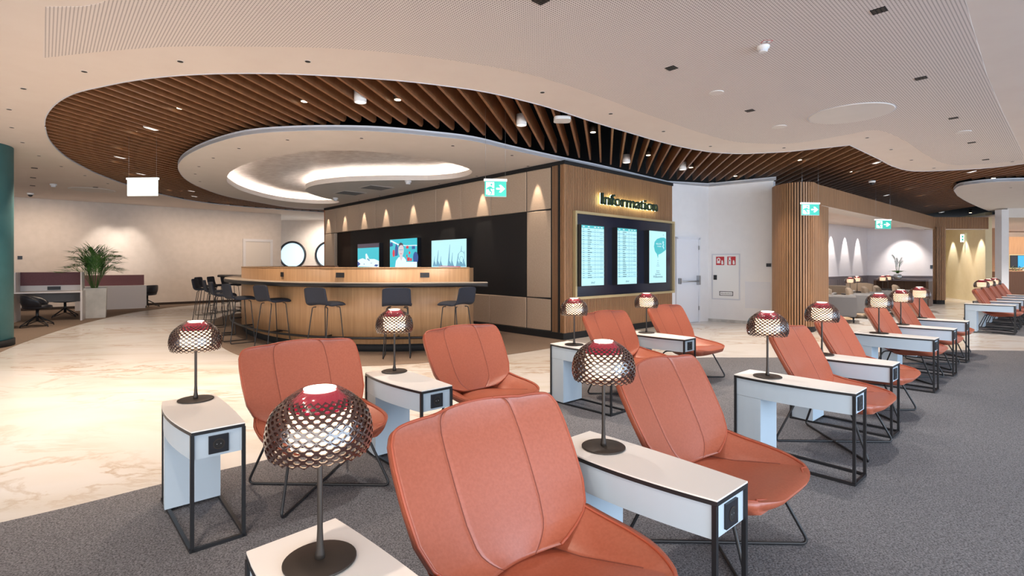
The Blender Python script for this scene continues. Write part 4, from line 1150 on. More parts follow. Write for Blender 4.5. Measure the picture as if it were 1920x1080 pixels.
# back row
T4c=(Vector((-1.48,2.60))-DV*.39); put_table(T4c,'white side table at the far left with its power socket facing front',GT)
T3c=tbl_center((-.586,3.345)); put_table(T3c,'white side table between the two orange chairs before the bar',GT)
T5c=tbl_center((.93,4.80)); put_table(T5c,'white side table below the ribbed corner of the information wall',GT)
T6c=tbl_center((1.90,5.66)); put_table(T6c,'white side table under the right part of the information screens',GT)
D1=Vector((-1.237,3.30)); put_chair(D1,'orange leather lounge chair at the left, behind the nearest lamp',GC)
D2=T3c+off+Vector((.05,.02)); put_chair(D2,'orange leather lounge chair in front of the right end of the bar',GC)
D3=T5c+off+Vector((.03,0)); put_chair(D3,'creased orange leather lounge chair in front of the information screens',GC)
D4=T6c+off; put_chair(D4,'orange leather lounge chair in front of the white emergency door',GC)
# far right group
GF='far right lounge chairs'; GFt='far right side tables'
f0=Vector((10.15,10.38))
c0_=tbl_center(f0)
nm=['nearest','second','third','fourth','fifth']
for i in range(5):
    c=c0_+AV*(1.27*i if i else 0)
    put_table(c,f'small white side table in the far right group, {nm[i]} to the camera',GFt)
    put_chair(c+off+Vector((.12,0)),f'small orange lounge chair in the far right group, {nm[i]} to the camera',GF)
# lamps
put_lamp(600,1052,'large lit lattice table lamp at the bottom, nearest the camera')
put_lamp(367,750,'lit lattice table lamp on the far left side table')
put_lamp(739.5,697,'lit lattice table lamp in front of the bar stool')
put_lamp(1131.5,839,'lit lattice table lamp on the long table between the two largest chairs')
put_lamp(1076.5,646.5,'lit lattice table lamp before the ribbed corner')
put_lamp(1212,624,'lit lattice table lamp before the gold-framed screens')
put_lamp(1439,706.5,'lit lattice table lamp before the wide round ribbed column, on the blue-legged table')
put_lamp(1541,665,'lit lattice table lamp right of the round ribbed column')
put_lamp(1648,625,'lit lattice table lamp in the right row before the grey armchairs, leftmost of three')
put_lamp(1689,608.5,'lit lattice table lamp in the right row, middle one of three close together')
put_lamp(1724,596,'lit lattice table lamp in the right row before the narrow ribbed column, rightmost of three')
for i,lb in ((1,'small lit table lamp in the far right group, leftmost'),(2,'small lit table lamp in the far right group, middle'),(3,'small lit table lamp in the far right group, at the frame edge')):
    c=c0_+AV*(1.27*i)-DV*.25; put(PROTO,'lamp',make_lamp,(c.x,c.y,ZTT+.007),.3,lb,'lattice shade table lamps')

# ------------------------------------------------------------------ armchair room furniture
def make_armchair():
    t=thing('armchair','','armchair')
    def rbox(x0,x1,y0,y1,z0,z1,m,nm,b=.03,taper=0):
        mb=MB(); mb.smooth=False
        lv=[(z0,b),(z0+b,0),(z1-b,0),(z1-b*.3,b*.3),(z1,b)]
        o=0
        for z,i in lv:
            k=taper*(z-z0)/(z1-z0)
            for (x,y) in ((x0+i-k,y0+i),(x1-i+k,y0+i),(x1-i+k,y1-i),(x0+i-k,y1-i)): mb.v.append((x,y,z))
        for r in range(len(lv)-1):
            for k in range(4): l=(k+1)%4; mb.face((r*4+k,r*4+l,r*4+4+l,r*4+4+k))
        mb.face((3,2,1,0)); mb.face(tuple(len(mb.v)-4+k for k in range(4)))
        return part(nm,mb,m,t)
    rbox(-.36,.36,-.30,.36,.22,.44,M_taupe,'seat')
    rbox(-.43,-.33,-.36,.38,.14,.64,M_grey,'armrest'); rbox(.33,.43,-.36,.38,.14,.64,M_grey,'armrest')
    # curved backrest
    mb=MB(); mb.smooth=True; n=12
    for k in range(n+1):
        u=-1+2*k/n; x=.40*u; y=-.36+.06*u*u; h=.80-.05*abs(u)**4
        for (dy,z) in ((-.05,.22),(-.09,h-.03),(-.06,h),(.0,h),(.03,h-.03),(.06,.40)): mb.v.append((x,y+dy,z))
    for k in range(n):
        for j in range(5): a=k*6+j; mb.face((a,a+6,a+7,a+1))
    mb.face((0,1,2,3,4,5)); mb.face(tuple(n*6+j for j in range(6))[::-1])
    part('backrest',mb,M_taupe,t)
    for sx in (-.36,.36):
        for sy in (-.3,.32):
            mb=MB(); mb.tube([(sx,sy,0),(sx,sy,.16)],.014,8); part('leg',mb,M_black,t)
    return t
ac=[(1572,13.1,-2.14,'grey-armed taupe armchair nearest the round ribbed column, its side toward the camera'),(1622,13.9,-2.14,'grey-armed taupe armchair just right of the nearest armchair'),
    (1532,14.6,-.7,'taupe armchair behind the left side lamp by the round column'),(1570,15.9,-.7,'taupe armchair with a low back below the two middle lamps'),
    (1650,14.6,-2.14,'taupe armchair right of the two middle lamps'),(1614,18.2,-.7,'small taupe armchair farthest back near the room corner'),
    (1706,15.9,-2.14,'taupe armchair in front of the console table, half behind the orange chairs'),(1672,15.2,-2.14,'taupe armchair left of the console, between table lamps')]
for px,Y,a,lb in ac:
    x,y=pxY(px,Y); put(PROTO,'armchair',make_armchair,(x,y,.004),a,lb,'taupe armchairs')
def make_round_table():
    t=thing('round_side_table','','side table')
    mb=MB(); mb.lathe([(.22,.555),(.225,.56),(.225,.58),(.22,.585)],28); part('table_top',mb,M_socket,t)
    mb=MB(); mb.lathe([(.018,.02),(.018,.56)],10); part('pole',mb,M_black,t)
    mb=MB(); mb.lathe([(.16,0),(.16,.012),(.03,.02)],24); part('base',mb,M_black,t)
    return t
rl=[(1533,14.1,'behind the round ribbed column'),(1594,15.0,'left one of the middle pair'),(1607,16.2,'right one of the middle pair'),(1655,17.0,'left one before the console table'),(1665,17.9,'right one before the console table')]
for px,Y,w in rl:
    x,y=pxY(px,Y)
    put(PROTO,'rtable',make_round_table,(x,y,.004),0,f'small dark round table in the armchair room, {w}','round tables of the armchair room')
    put(PROTO,'lamp',make_lamp,(x,y,.59),0,f'small lit table lamp in the armchair room, {w}','lattice shade table lamps')
# console + orchid
cA=Vector(pxY(1638,18.9)); cB=Vector(pxY(1741,17.6)); Lc,Ac=dirn(cA,cB)
con=thing('console_table','long dark wooden console table against the pale end wall','console table',(cA.x,cA.y,0),math.atan2(Ac.y,Ac.x))
mb=MB(); mb.box(0,Lc,0,.45,.86,.92); part('table_top',mb,M_wains,con)
M_walnut=wood('walnut',(.07,.035,.02),(.11,.055,.03))
mb=MB(); mb.box(.05,Lc-.05,.40,.44,.1,.86); part('back_panel',mb,M_walnut,con)
for x in (0,Lc-.08): mb=MB(); mb.box(x,x+.08,.0,.45,0,.86); part('leg',mb,M_walnut,con)
ox,oy=pxY(1683,18.1)
orc=thing('potted_orchid','slender white orchid in a silver pot on the console table','potted plant',(ox,oy,.922))
mb=MB(); mb.lathe([(.07,0),(.10,.02),(.12,.08),(.115,.15),(.10,.17)],24); part('pot',mb,M_chrome,orc)
for i in range(5):
    mb=MB(); a=i*1.3; h=.75+.12*(i%3); p=[(.03*math.cos(a),.03*math.sin(a),.2),(.05*math.cos(a),.04*math.sin(a),.40),(.10*math.cos(a),.06*math.sin(a),h*.75),(.17*math.cos(a),.1*math.sin(a),h*.85)]
    mb.tube(smooth_loop(p,4,False),.008,5); s_=part('stem',mb,M_stem,orc)
    mb=MB()
    for k in range(5):
        cx_,cy_,cz_=p[3][0]*(1-.15*k),p[3][1]*(1-.15*k),p[3][2]-.04*k
        for q in range(5):
            b=q*2*PI/5; mb.add([(cx_,cy_,cz_),(cx_+.035*math.cos(b-.4),cy_,cz_+.035*math.sin(b-.4)),(cx_+.05*math.cos(b),cy_-.01,cz_+.05*math.sin(b)),(cx_+.035*math.cos(b+.4),cy_,cz_+.035*math.sin(b+.4))],[(0,1,2,3)])
    part('blossom',mb,M_white,s_)
mb=MB()
for i in range(12):
    a=i*2*PI/12+.2; l=.24+.06*(i%3)
    mb.add([(0,0,.2),(l*.5*math.cos(a-.25),l*.5*math.sin(a-.25),.30),(l*math.cos(a),l*math.sin(a),.26),(l*.5*math.cos(a+.25),l*.5*math.sin(a+.25),.30)],[(0,1,2,3)])
part('leaves',mb,M_leaf,orc)

# ------------------------------------------------------------------ work desks, task chairs, palm
def desk(c,rz,L,D,label,solid=False,ph=.34):
    t=thing('work_desk',label,'desk',(c[0],c[1],.006),rz)
    H=.75
    mb=MB(); mb.box(-L/2,L/2,-D/2,D/2,H-.035,H); part('desk_top',mb,M_deskwhite,t)
    for s in (-1,1):
        mb=MB(); x=s*(L/2-.02); mb.box(x-.02,x+.02,-D/2,D/2,0,H-.035); part('leg',mb,M_deskwhite,t)
    if solid:
        mb=MB(); mb.box(-L/2+.04,L/2-.04,-D/2,-D/2+.03,.0,H-.035); part('front_panel',mb,M_deskwhite,t)
    else:
        mb=MB(); mb.box(-L/2+.04,L/2-.04,D/2-.1,D/2-.08,.45,H-.035); part('modesty_panel',mb,M_grey,t)
    mb=MB(); mb.box(-L/2+.06,L/2-.06,D/2-.16 if not solid else -.1,D/2-.10 if not solid else -.04,H+ (.14 if not solid else .0),H+.14+ph); part('privacy_screen',mb,M_plum,t,'plum felt screen')
    if not solid:
        mb=MB(); mb.box(-L/2+.06,L/2-.06,D/2-.15,D/2-.11,H,H+.14); pn=part('cable_panel',mb,M_deskwhite,t)
        mb=MB(); mb.box(-.1,.16,D/2-.165,D/2-.15,H+.02,H+.11); part('power_socket',mb,M_socket,pn,'black power socket')
        for s in (-1,1):
            mb=MB(); x=s*(L/2-.05); mb.box(x-.012,x+.012,D/2-.6,D/2-.10,H,H+.14+ph); part('side_screen',mb,M_deskwhite,t)
    return t
DL=Vector((-12.12,12.42)); DR=Vector((-10.98,13.15)); Ld,Ad=dirn(DL,DR); ND=Vector((-Ad.y,Ad.x))
c=(DL+DR)/2+ND*.40
desk(c,math.atan2(Ad.y,Ad.x),Ld,.8,'white work desk with plum screen nearest the teal column')
E0=Vector((-13.35,15.95)); E1=Vector((-12.15,16.85)); Le,Ae=dirn(E0,E1); NE=Vector((-Ae.y,Ae.x)); c=(E0+E1)/2+NE*.35
desk(c,math.atan2(Ae.y,Ae.x),Le+.3,.7,'white work desk with closed front behind the potted palm',True,.20)
def make_task():
    t=thing('task_chair','','office chair')
    # tub shell
    mb=MB(); mb.smooth=True; n=20; rows=[(.17,.42),(.27,.45),(.30,.55),(.31,.66),(.31,.74),(.29,.75),(.27,.66),(.25,.52)]
    for k in range(n+1):
        a=-PI*1.16+ (PI*1.32)*k/n; drop=0.20*(abs(k/n-.5)*2)**3
        for (r,z) in rows:
            zz=z-(drop*max(0,(z-.5)/.25)); mb.v.append((r*math.cos(a),r*math.sin(a)*.95,zz))
    m_=len(rows)
    for k in range(n):
        for j in range(m_-1): a=k*m_+j; mb.face((a+1,a,a+m_,a+m_+1))
    mb.face(tuple(range(m_))); mb.face(tuple(n*m_+j for j in range(m_))[::-1])
    part('backrest',mb,M_socket,t)
    mb=MB(); mb.lathe([(.12,.40),(.24,.41),(.27,.44),(.26,.48),(.20,.495),(.0005,.50)],28); part('seat',mb,M_socket,t)
    mb=MB(); mb.lathe([(.03,.12),(.03,.40)],12); part('pole',mb,M_black,t)
    for k in range(4):
        a=PI/4+k*PI/2; mb=MB(); mb.tube([(0.02*math.cos(a),.02*math.sin(a),.24),(.33*math.cos(a),.33*math.sin(a),.05),(.34*math.cos(a),.34*math.sin(a),.004)],[.016,.012,.01],8); part('leg',mb,M_black,t)
        mb=MB(); mb.tube([(.03*math.cos(a),.03*math.sin(a),.12),(.33*math.cos(a),.33*math.sin(a),.03)],.009,6); part('brace',mb,M_black,t)
    return t
for (px,Y,a,lb) in ((70,11.85,-1.05,'black tub office chair in front of the desk near the teal column'),(122,14.0,.6,'black tub office chair behind the first desk, partly hidden'),(276,17.2,1.3,'black tub office chair right of the closed-front desk'),(8,15.6,.5,'black tub office chair half hidden by the teal column')):
    x,y=pxY(px,Y)
    if px==8: continue
    put(PROTO,'task',make_task,(x,y,.006),a,lb,'black office chairs')
# palm
px_,py_=pxY(177,13.9)
pal=thing('potted_palm','green palm in a tall square concrete planter between the work desks','potted plant',(px_,py_,.006),math.radians(36))
mb=MB(); w0,w1=.245,.27
vs=[(s*w0,t_*w0,0) for s,t_ in ((-1,-1),(1,-1),(1,1),(-1,1))]+[(s*w1,t_*w1,.80) for s,t_ in ((-1,-1),(1,-1),(1,1),(-1,1))]+[(s*(w1-.03),t_*(w1-.03),.80) for s,t_ in ((-1,-1),(1,-1),(1,1),(-1,1))]+[(s*(w1-.03),t_*(w1-.03),.74) for s,t_ in ((-1,-1),(1,-1),(1,1),(-1,1))]
fs=[(3,2,1,0)]
for r in range(3):
    for k in range(4): l=(k+1)%4; fs.append((r*4+k,r*4+l,r*4+4+l,r*4+4+k))
mb.add(vs,fs); part('planter',mb,M_concrete,pal)
mb=MB(); mb.add([(s*.24,t_*.24,.76) for s,t_ in ((-1,-1),(1,-1),(1,1),(-1,1))],[(0,1,2,3)]); part('soil',mb,M_soil,pal)
R2=random.Random(5)
for i in range(26):
    a=i*2.4+R2.uniform(-.2,.2); H=R2.uniform(.45,1.12); out=R2.uniform(.25,.62)*(1.25-.4*H)
    pts=[(.05*math.cos(a),.05*math.sin(a),.76),(.08*math.cos(a)+out*.15*math.cos(a),.08*math.sin(a)+out*.15*math.sin(a),.76+H*.5),(out*.6*math.cos(a),out*.6*math.sin(a),.76+H*.92),(out*1.15*math.cos(a),out*1.15*math.sin(a),.76+H*.98-.12*out)]
    cv=smooth_loop(pts,8,False)
    mb=MB(); mb.tube(cv,[.009-.007*k/(len(cv)-1) for k in range(len(cv))],5)
    s_=part('stem',mb,M_stem,pal)
    mb=MB(); m_=len(cv)
    for k in range(int(m_*.32),m_):
        p=Vector(cv[k]); q=Vector(cv[min(k+1,m_-1)])-Vector(cv[max(k-1,0)]); q.normalize(); side=q.cross(UP); side.normalize()
        for s in (-1,1):
            ll=R2.uniform(.24,.38)*(1.1-.6*abs((k/m_)-.6)); d=(side*s*.6+q*.85+UP*R2.uniform(0,.45)).normalized(); wv=q*.017
            m1=p+d*ll*.5; e=p+d*ll-UP*ll*.10
            mb.add([p-wv*.4,m1-wv,e,m1+wv,p+wv*.4],[(0,1,2,3,4)])
    part('frond',mb,M_leaf,s_)

# ------------------------------------------------------------------ exit signs
M_panel=mat('clear_sign_panel',(.55,.75,.75),.1,alpha=.5)
def exit_sign(px,py,Y,W,H,label,rz=0.0,blank=False,top=3.52):
    x,y=pxY(px,Y); zc=CH+(HY-py)/F*Y
    t=thing('exit_sign',label,'exit sign',(x,y,zc-H/2))
    c,s=math.cos(rz),math.sin(rz); A=Vector((c,s,0)); n=A.cross(UP)
    O=Vector((x,y,zc-H/2))-A*W/2
    mb=MB(); q=[O+A*0+n*.008,O+A*W+n*.008,O+A*W-n*.008,O-n*.008]
    mb.prism([(v.x,v.y) for v in q],zc-H/2-.01,zc+H/2); part('panel',mb,M_whitesign if blank else M_panel,t,world=True)
    mb=MB(); q=[O-A*.01+n*.02,O+A*(W+.01)+n*.02,O+A*(W+.01)-n*.02,O-A*.01-n*.02]
    mb.prism([(v.x,v.y) for v in q],zc+H/2,zc+H/2+.03); part('light_bar',mb,M_whitesign if blank else M_cool,t,'bright light bar',world=True)
    if not blank:
        man=[(.10,.10),(.20,.30),(.17,.48),(.08,.42),(.06,.50),(.18,.62),(.27,.66),(.33,.52),(.40,.50),(.38,.44),(.30,.46),(.27,.40),(.33,.28),(.27,.08),(.22,.10),(.26,.26),(.16,.14)]
        picture(t,'pictogram',O+n*.009,A,UP,W,H,[(M_greensign,rect(0,0,1,1)),(M_whitesign,rect(.06,.07,.44,.93)),(M_greensign,[(.05,.08),(.16,.18),(.22,.32),(.17,.46),(.09,.42),(.07,.52),(.2,.64),(.30,.66),(.38,.54),(.44,.55),(.44,.47),(.34,.45),(.29,.5),(.28,.40),(.35,.28),(.31,.08),(.26,.08),(.29,.25),(.24,.30),(.18,.16),(.08,.02)]),(M_greensign,ell(.31,.77,.045,.08,12)),
           (M_whitesign,[(.54,.44),(.74,.44),(.66,.26),(.75,.24),(.94,.50),(.75,.76),(.66,.74),(.74,.56),(.54,.56)])],.0006,'green running person and arrow pictogram')
    for k in (.04,.96):
        p=O+A*W*k; mb=MB(); mb.tube([(p.x,p.y,zc+H/2+.03),(p.x,p.y,top)],.0015,4); part('wire',mb,M_chrome,t,world=True)
    return t
exit_sign(929,354,6.9,.29,.20,'hanging green exit sign in front of the bronze upholstered panels',.12)
exit_sign(1519,393,9.6,.355,.20,'hanging green exit sign in front of the round ribbed column',.12)
exit_sign(1655.5,421,12.6,.42,.20,'hanging green exit sign before the opening of the armchair room',.12)
exit_sign(267.5,351.5,8.4,.51,.255,'hanging blank glowing white sign at the left below the slats',-.05,blank=True)
x,y=pxY(1804,20.85); t=thing('exit_sign','small narrow green and white sign on the honey coloured wall','exit sign',(x,y,2.35)); mb=MB(); mb.box(-.07,.07,-.02,.0,0,.32); part('panel',mb,M_whitesign,t); 
mb=MB(); mb.box(-.03,.03,-.024,-.02,.06,.14); mb.box(-.03,.03,-.024,-.02,.18,.26); part('pictogram',mb,M_greensign,t)

# ------------------------------------------------------------------ ceiling fittings
def names(pts):
    return pts
def pinhole(px,py,z,lb,g,r=.028):
    x,y=gp(px,py,z)
    def mk():
        t=thing('recessed_spotlight','','spotlight')
        mb=MB(); mb.lathe([(.036,-.001),(.036,.002)],20); part('trim_ring',mb,M_ring,t)
        mb=MB(); mb.lathe([(.027,-.003),(.027,-.001)],18); part('opening',mb,M_ceildot,t,'dark opening')
        return t
    put(PROTO,'pin',mk,(x,y,z-.002),0,lb,g)
pts=[(158,134),(338,115),(577,115),(1017,173),(1145,213),(1244,246),(1332,274),(1470,277),(1626,258),(1671,280),(1709,300),(1751,315),(1898,303)]
for i,(a,b) in enumerate(pts): pinhole(a,b,ZO,f'tiny dark spotlight along the near rim of the slat opening, {ORD[i]} from the left','pinhole spotlights, outer ceiling')
pts=[(44,166),(17,205),(22,239),(42,267),(73,292),(115,312),(159,329),(202,344)]
for i,(a,b) in enumerate(pts): pinhole(a,b,ZO,f'tiny dark recessed spotlight left of the slat opening, {ORD[i]} from the top','pinhole spotlights, left ceiling')
pts=[(375,340),(366,326),(373,312),(400,296),(448,278),(539,262),(678,259),(849,273),(960,291)]
for i,(a,b) in enumerate(pts): pinhole(a,b,ZR,f'tiny spotlight around the rim of the bar island, {ORD[i]} clockwise from lower left','pinhole spotlights, island rim')
pts=[(673,375),(712,367),(764,357),(823,344),(894,330),(990,311)]
for i,(a,b) in enumerate(pts): pinhole(a,b,ZR,f'tiny recessed spotlight in the island close to the upholstered wall, {ORD[i]} from the left','pinhole spotlights by the bar wall')
pts=[(1895,352)]
pinhole(1895,352,ZR,'tiny recessed spotlight in the far right ceiling island',None)
def make_grid():
    t=thing('recessed_grid_light','','ceiling light')
    mb=MB(); mb.box(-.052,.052,-.052,.052,-.004,.001); part('frame',mb,M_blackmatte,t)
    mb=MB()
    for i in (-1,0,1):
        for j in (-1,0,1): mb.lathe([(.012,-.0055),(.012,-.004)],10,(i*.031,j*.031))
    part('reflector',mb,M_base,t)
    return t
pts=[(1014,0),(1648,19),(1259,127),(1727,146),(1406,207),(1788,221),(1822,267),(1848,299)]
for i,(a,b) in enumerate(pts):
    x,y=gp(a,b,ZO); put(PROTO,'gridl',make_grid,(x,y,ZO-.003),math.radians(43),f'small square black recessed light in the perforated ceiling, {ORD[i]} nearest the camera','square recessed lights')
pts=[(64.5,315),(62,333),(61,348),(100,349),(179,351)]
for i,(a,b) in enumerate(pts):
    x,y=gp(a,b,ZO); put(PROTO,'gridl',make_grid,(x,y,ZO-.003),math.radians(43),f'small square black recessed light near the back left wall, {ORD[i]} counted from the top','square recessed lights, left')
def disc(px,py,r,lb,nm,cat,z=ZO,g=None,m=M_ring):
    x,y=gp(px,py,z); t=thing(nm,lb,cat,(x,y,z),0,g)
    mb=MB(); mb.lathe([(r*.985,-.012),(r,-.006),(r,.002)],48 if r>.2 else 24); part('cover',mb,m,t)
    mb=MB(); n=48 if r>.2 else 24
    mb.lathe([(r*1.03,-.0035),(r*1.03,.0)],n); part('rim',mb,M_edge,t)
disc(1594,213,.50,'large round white ceiling disc in the perforated ceiling','ceiling_disc','ceiling panel')
disc(173,356,.50,'large round white ceiling disc near the back left wall','ceiling_disc','ceiling panel')
disc(1343,173,.085,'small round white ceiling speaker left of the large disc','ceiling_speaker','speaker')
disc(1461,237,.10,'small round white ceiling speaker below and left of the large disc','ceiling_speaker','speaker')
disc(1806,247,.10,'small round white ceiling speaker right of the large disc','ceiling_speaker','speaker')
def smoke(px,py,z,lb,sc_=1.0,sign=False):
    x,y=gp(px,py,z); t=thing('smoke_detector',lb,'smoke detector',(x,y,z)); s=sc_
    mb=MB(); mb.lathe([(.03*s,-.062*s),(.036*s,-.058*s),(.040*s,-.034*s),(.052*s,-.028*s),(.056*s,-.018*s),(.056*s,0)],28); part('body',mb,M_white,t)
    mb=MB(); mb.lathe([(.0395*s,-.054*s),(.0405*s,-.042*s)],12,smooth=False); part('sensor_slots',mb,M_edge,t)
    if sign:
        mb=MB(); mb.use(M_redsign); mb.box(-.06,.03,-.13,-.07,-.004,-.001); mb.use(M_white); mb.box(-.052,.022,-.122,-.078,-.005,-.004); mb.use(M_socket); mb.box(-.025,-.005,-.11,-.09,-.006,-.005); part('sign_plate',mb,None,t,'small red-bordered plate')
smoke(1431,86,ZO,'white smoke detector with a small plate on the perforated ceiling',1.0,True)
smoke(765,339,ZR,'white smoke detector under the bar island near the upholstered wall',1.4)
smoke(629,371,ZR,'white smoke detector at the narrow tip of the lit recess',1.4)
smoke(100,345,ZO,'white smoke detector near the back left wall',1.3)
def vent(px,py,lb):
    x,y=gp(px,py,ZR); t=thing('ceiling_vent',lb,'air vent',(x,y,ZR),math.atan2(AI.y,AI.x))
    mb=MB(); mb.box(-.33,.33,-.33,.33,-.006,.001); part('frame',mb,M_ring,t)
    mb=MB()
    for k in range(14): mb.box(-.30,.30,-.29+k*.042,-.27+k*.042,-.010,-.006)
    part('louvre',mb,M_grey,t)
vent(705,352,'square louvred air vent in the island, the right one of two'); vent(656,362,'square louvred air vent in the island, the left one of two')
# fittings among the slats: they hang in the gaps between two slats
def snapgap(x,y):
    i=(-(x-kx*y)/dh-.045)/.0988
    return (-(.045+(math.floor(i)+.5)*.0988)*dh+kx*y, y)
def make_down():
    t=thing('slat_downlight','','downlight')
    mb=MB(); mb.lathe([(.045,0),(.052,.0),(.052,.14)],20); part('housing',mb,M_base,t)
    mb=MB(); mb.lathe([(.042,-.004),(.042,.0)],20); part('lamp_face',mb,M_bulb,t,'glowing warm face')
    return t
dl=[(351,203),(559,190),(738,187),(256,246),(234,275),(232,301),(255,325),(324,355),(427,378),(1112,248),(1217,291),(1302,314),(1378,330),(1493,300),(1601,322),(1690,353),(1731,385),(1855,334),(1722,366),(1781,385),(1824,399)]
for i,(a,b) in enumerate(dl):
    x,y=snapgap(*gp(a,b,3.56))
    w='left of the bar island' if a<430 else ('above the bar' if a<800 else ('above the information wall' if a<1400 else 'before the wooden portal'))
    k=sum(1 for q in dl[:i] if (q[0]<430)==(a<430) and (q[0]<1400)==(a<1400) and (q[0]<800)==(a<800))
    put(PROTO,'down',make_down,(x,y,3.56),0,f'small glowing warm downlight among the slats {w}, {ORD[k]} of its run','downlights among the slats')
def make_pend():
    t=thing('cylinder_ceiling_lamp','','ceiling lamp')
    mb=MB(); mb.lathe([(.070,0),(.076,.0),(.076,.16),(.03,.17)],28); part('housing',mb,M_white,t)
    mb=MB(); mb.lathe([(.066,-.003),(.066,.001)],28); part('lamp_face',mb,M_cool,t,'pale lamp face')
    mb=MB(); mb.lathe([(.01,.17),(.01,.75)],8); part('stem',mb,M_socket,t)
    return t
for a,b,lb in ((684,192,'white cylinder ceiling lamp among the slats above the bar'),(979,235,'white cylinder ceiling lamp in the black gap left of the oblong white box'),(1279,318,'white cylinder ceiling lamp among the slats above the white wall'),(1176,305,'flared white ceiling lamp above the word Information')):
    x,y=snapgap(*gp(a,b,3.48)); put(PROTO,'pend',make_pend,(x,y,3.48),0,lb,'cylinder lamps')
x,y=snapgap(*gp(1053,227,3.47)); t=thing('wireless_access_point','oblong white box hanging among the slats above the ribbed corner','access point',(x,y,3.47))
mb=MB(); q=[(.12*math.copysign(abs(math.cos(a))**.5,math.cos(a)),.12*math.copysign(abs(math.sin(a))**.5,math.sin(a))) for a in [2*PI*k/32 for k in range(32)]]; mb.prism(q,0,.045); part('body',mb,M_white,t)
mb=MB(); mb.lathe([(.012,.045),(.012,.7)],8); part('stem',mb,M_socket,t)
def make_ob():
    t=thing('slat_panel_light','','ceiling light')
    mb=MB(); mb.box(-.10,.10,-.05,.05,0,.05); part('housing',mb,M_white,t)
    mb=MB(); mb.box(-.09,.09,-.04,.04,-.004,0); part('lamp_face',mb,M_cool,t,'white lamp face')
    return t
for i,(a,b) in enumerate(((280,241),(232,295),(269,326),(359,358),(364,368),(1649,305),(1824,322),(1661,366),(1769,398))):
    x,y=snapgap(*gp(a,b,3.54)); side='left of the bar island' if a<500 else 'before the wooden portal'; k=i if a<500 else i-5
    put(PROTO,'obl',make_ob,(x,y,3.535),-math.atan(kx)+PI/2,f'oblong white fitting among slats {side}, {ORD[k]} from the near side','oblong fittings')
def dome(px,py,z,lb,stem=False):
    x,y=snapgap(*gp(px,py,z)) if stem else gp(px,py,z); t=thing('dome_camera',lb,'security camera',(x,y,z))
    mb=MB(); mb.lathe([(.06,-.05),(.075,-.03),(.075,0)],24); part('housing',mb,M_white,t)
    if stem: mb=MB(); mb.lathe([(.012,0),(.012,4.25-z)],8); part('stem',mb,M_socket,t)
    mb=MB(); mb.lathe([(.0005,-.11),(.03,-.10),(.05,-.08),(.058,-.05)],20); part('dome',mb,M_socket,t,'dark dome')
dome(57,362,ZO,'security camera dome where the beige wall meets the ceiling'); dome(1640,339,3.52,'security camera dome among the slats before the portal',True); dome(1331,343,3.52,'security camera above the corner of the white wall',True)

# ------------------------------------------------------------------ lights
def hexc(k):
    return {'warm':(1,.79,.62),'neutral':(1,.92,.84),'cool':(.70,.84,1.0)}[k]
SPOTK=2.0
def spot(x,y,z,tx,ty,tz,W,ang,col='warm',blend=.5,r=.05):
    l=bpy.data.lights.new('spot','SPOT'); l.energy=W*SPOTK; l.spot_size=math.radians(ang); l.spot_blend=blend; l.color=hexc(col); l.shadow_soft_size=r
    o=bpy.data.objects.new('spot',l); C.objects.link(o); o.location=(x,y,z)
    o.rotation_euler=(Vector((tx,ty,tz))-Vector((x,y,z))).to_track_quat('-Z','Y').to_euler(); return o
# scallops on the upholstered wall
for px in (616,647,683,724,775,837,905,1008):
    s=s_on(px,P0,AB); p=bw(s,.16); q=bw(s,.02); spot(p.x,p.y,3.37,q.x,q.y,2.3,48,34,'warm',.55,.02)
# general downlights
for a,b in [(158,134),(338,115),(577,115),(1017,173),(1244,246),(1470,277),(1671,280),(44,166),(22,239),(73,292),(159,329)]:
    x,y=gp(a,b,ZO); spot(x,y,ZO-.03,x,y,0,120,95,'warm',.8,.05)
for a,b in [(448,278),(678,259),(849,273),(373,312)]:
    x,y=gp(a,b,ZR); spot(x,y,ZR-.03,x,y,0,75,85,'warm',.8,.04)
for a,b in [(1014,0),(1648,19),(1259,127),(1727,146),(1406,207),(1788,221),(1848,299)]:
    x,y=gp(a,b,ZO); spot(x,y,ZO-.03,x,y,0,75,80,'neutral',.6,.06)
for x,y in ((-4.5,3.2),(-1.2,1.0),(-7.5,6.0),(-3.5,5.8),(1.6,-.8),(4.2,.8)): spot(x,y,ZO-.03,x,y,0,62,100,'warm' if x<0 else 'neutral',.8,.06)  # general spots added without fittings
for a,b in [(1440,300),(1660,322),(1601,300),(1217,291),(351,203),(738,187)]:
    x,y=gp(a,b,3.56); spot(x,y,3.5,x,y,0,70,90,'warm',.8,.05)
# added spots without fittings, brightening the long beige wall and the desks
for px in (40,110,310,400,480):
    s=s_on(px,LWp,LWa); p=lw(s,2.2); q=lw(s,0); spot(p.x,p.y,3.42,q.x,q.y,1.2,50,105,'warm',1.0,.1)
# palm wash
for px in (200,240):
    s=s_on(px,LWp,LWa); p=lw(s,.9); q=lw(s,0); spot(p.x,p.y,3.45,q.x,q.y,1.5,50,60,'neutral',.9,.05)
# armchair room
for px in (1532,1558,1584,1608):
    s=s_on(px,A_,A1); p=A_+A1*s+N1*.25; q=A_+A1*s+N1*.02; spot(p.x,p.y,2.88,q.x,q.y,1.5,85,44,'neutral',.5,.02)
s=s_on(1697,B_,A2); p=B_+A2*s+N2*.9; q=B_+A2*s; spot(p.x,p.y,2.88,q.x,q.y,1.3,90,70,'neutral',.8,.04)
for px,Y in ((1560,13.5),(1600,16.5),(1690,17)):
    x,y=pxY(px,Y); spot(x,y,2.85,x,y,0,210,130,'neutral',.9,.06)  # spots without fittings, added to brighten the armchair room
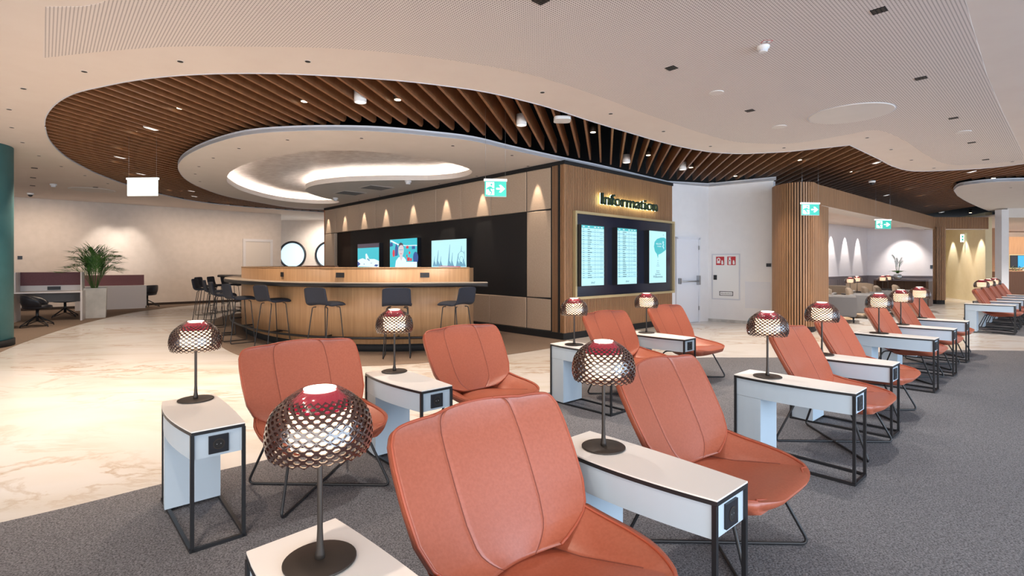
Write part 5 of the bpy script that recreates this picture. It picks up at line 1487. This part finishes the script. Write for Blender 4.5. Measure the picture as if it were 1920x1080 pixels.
# honey wall
yA=Vector((19.0,22.6)); yL,yD=dirn(yA,(17.75,19.3)); yN=Vector((yD.y,-yD.x))
if yN.dot(-yA)<0: yN=-yN
for px in (1787,1811,1840):
    s=s_on(px,yA,yD); p=yA+yD*s+yN*.35; q=yA+yD*s; spot(p.x,p.y,2.9,q.x,q.y,1.0,55,50,'neutral',.5,.03)
spot(17,20.5,2.9,17,20.5,0,60,120,'warm',.8,.05)
spot(22,23,3.1,22,23,0,260,130,'warm',.8,.2); spot(26,24,3.1,27,27,1,260,110,'warm',.8,.2); spot(17,15,3.3,17,15,0,420,120,'neutral',.8,.1); spot(13,13.2,3.4,13,13.2,0,170,120,'neutral',.8,.1); spot(12.2,10.2,3.4,12.2,10.2,0,130,110,'neutral',.8,.1)  # spots over the marble are added so floor bounce brightens the right island
# behind the bar wall
spot(-8.5,22.5,3.3,-8.5,24,1.2,160,130,'neutral',.8,.2)
# light inside the bar
# added unseen area lights for assumed daylight right of and behind the camera
def area(loc,tgt,sx,sy,W,col):
    l=bpy.data.lights.new('window_daylight','AREA'); l.shape='RECTANGLE'; l.size=sx; l.size_y=sy; l.energy=W; l.color=col  # bare area light added out of view, no window is modelled
    o=bpy.data.objects.new('window_daylight',l); C.objects.link(o); o.location=loc
    o.rotation_euler=(Vector(tgt)-Vector(loc)).to_track_quat('-Z','Y').to_euler(); return o
area((9.5,-2.5,1.8),(3,6,1.0),12,3.4,1000,(.62,.80,1.0))  # assumed bluish daylight from the right, its source is unseen
area((-2.0,-5.5,1.9),(0,6,1.8),12,3.2,480,(1.0,.93,.86))  # added warm fill light behind the camera
w=bpy.data.worlds.new('world'); sc.world=w; w.use_nodes=True
bg=w.node_tree.nodes['Background']; bg.inputs[0].default_value=(.80,.88,1.0,1); bg.inputs[1].default_value=1.6
sc.cycles.use_denoising=True
sc.cycles.max_bounces=8; sc.cycles.diffuse_bounces=5; sc.cycles.glossy_bounces=3; sc.cycles.transmission_bounces=3; sc.cycles.transparent_max_bounces=8
sc.cycles.caustics_reflective=False; sc.cycles.caustics_refractive=False
sc.cycles.sample_clamp_indirect=6
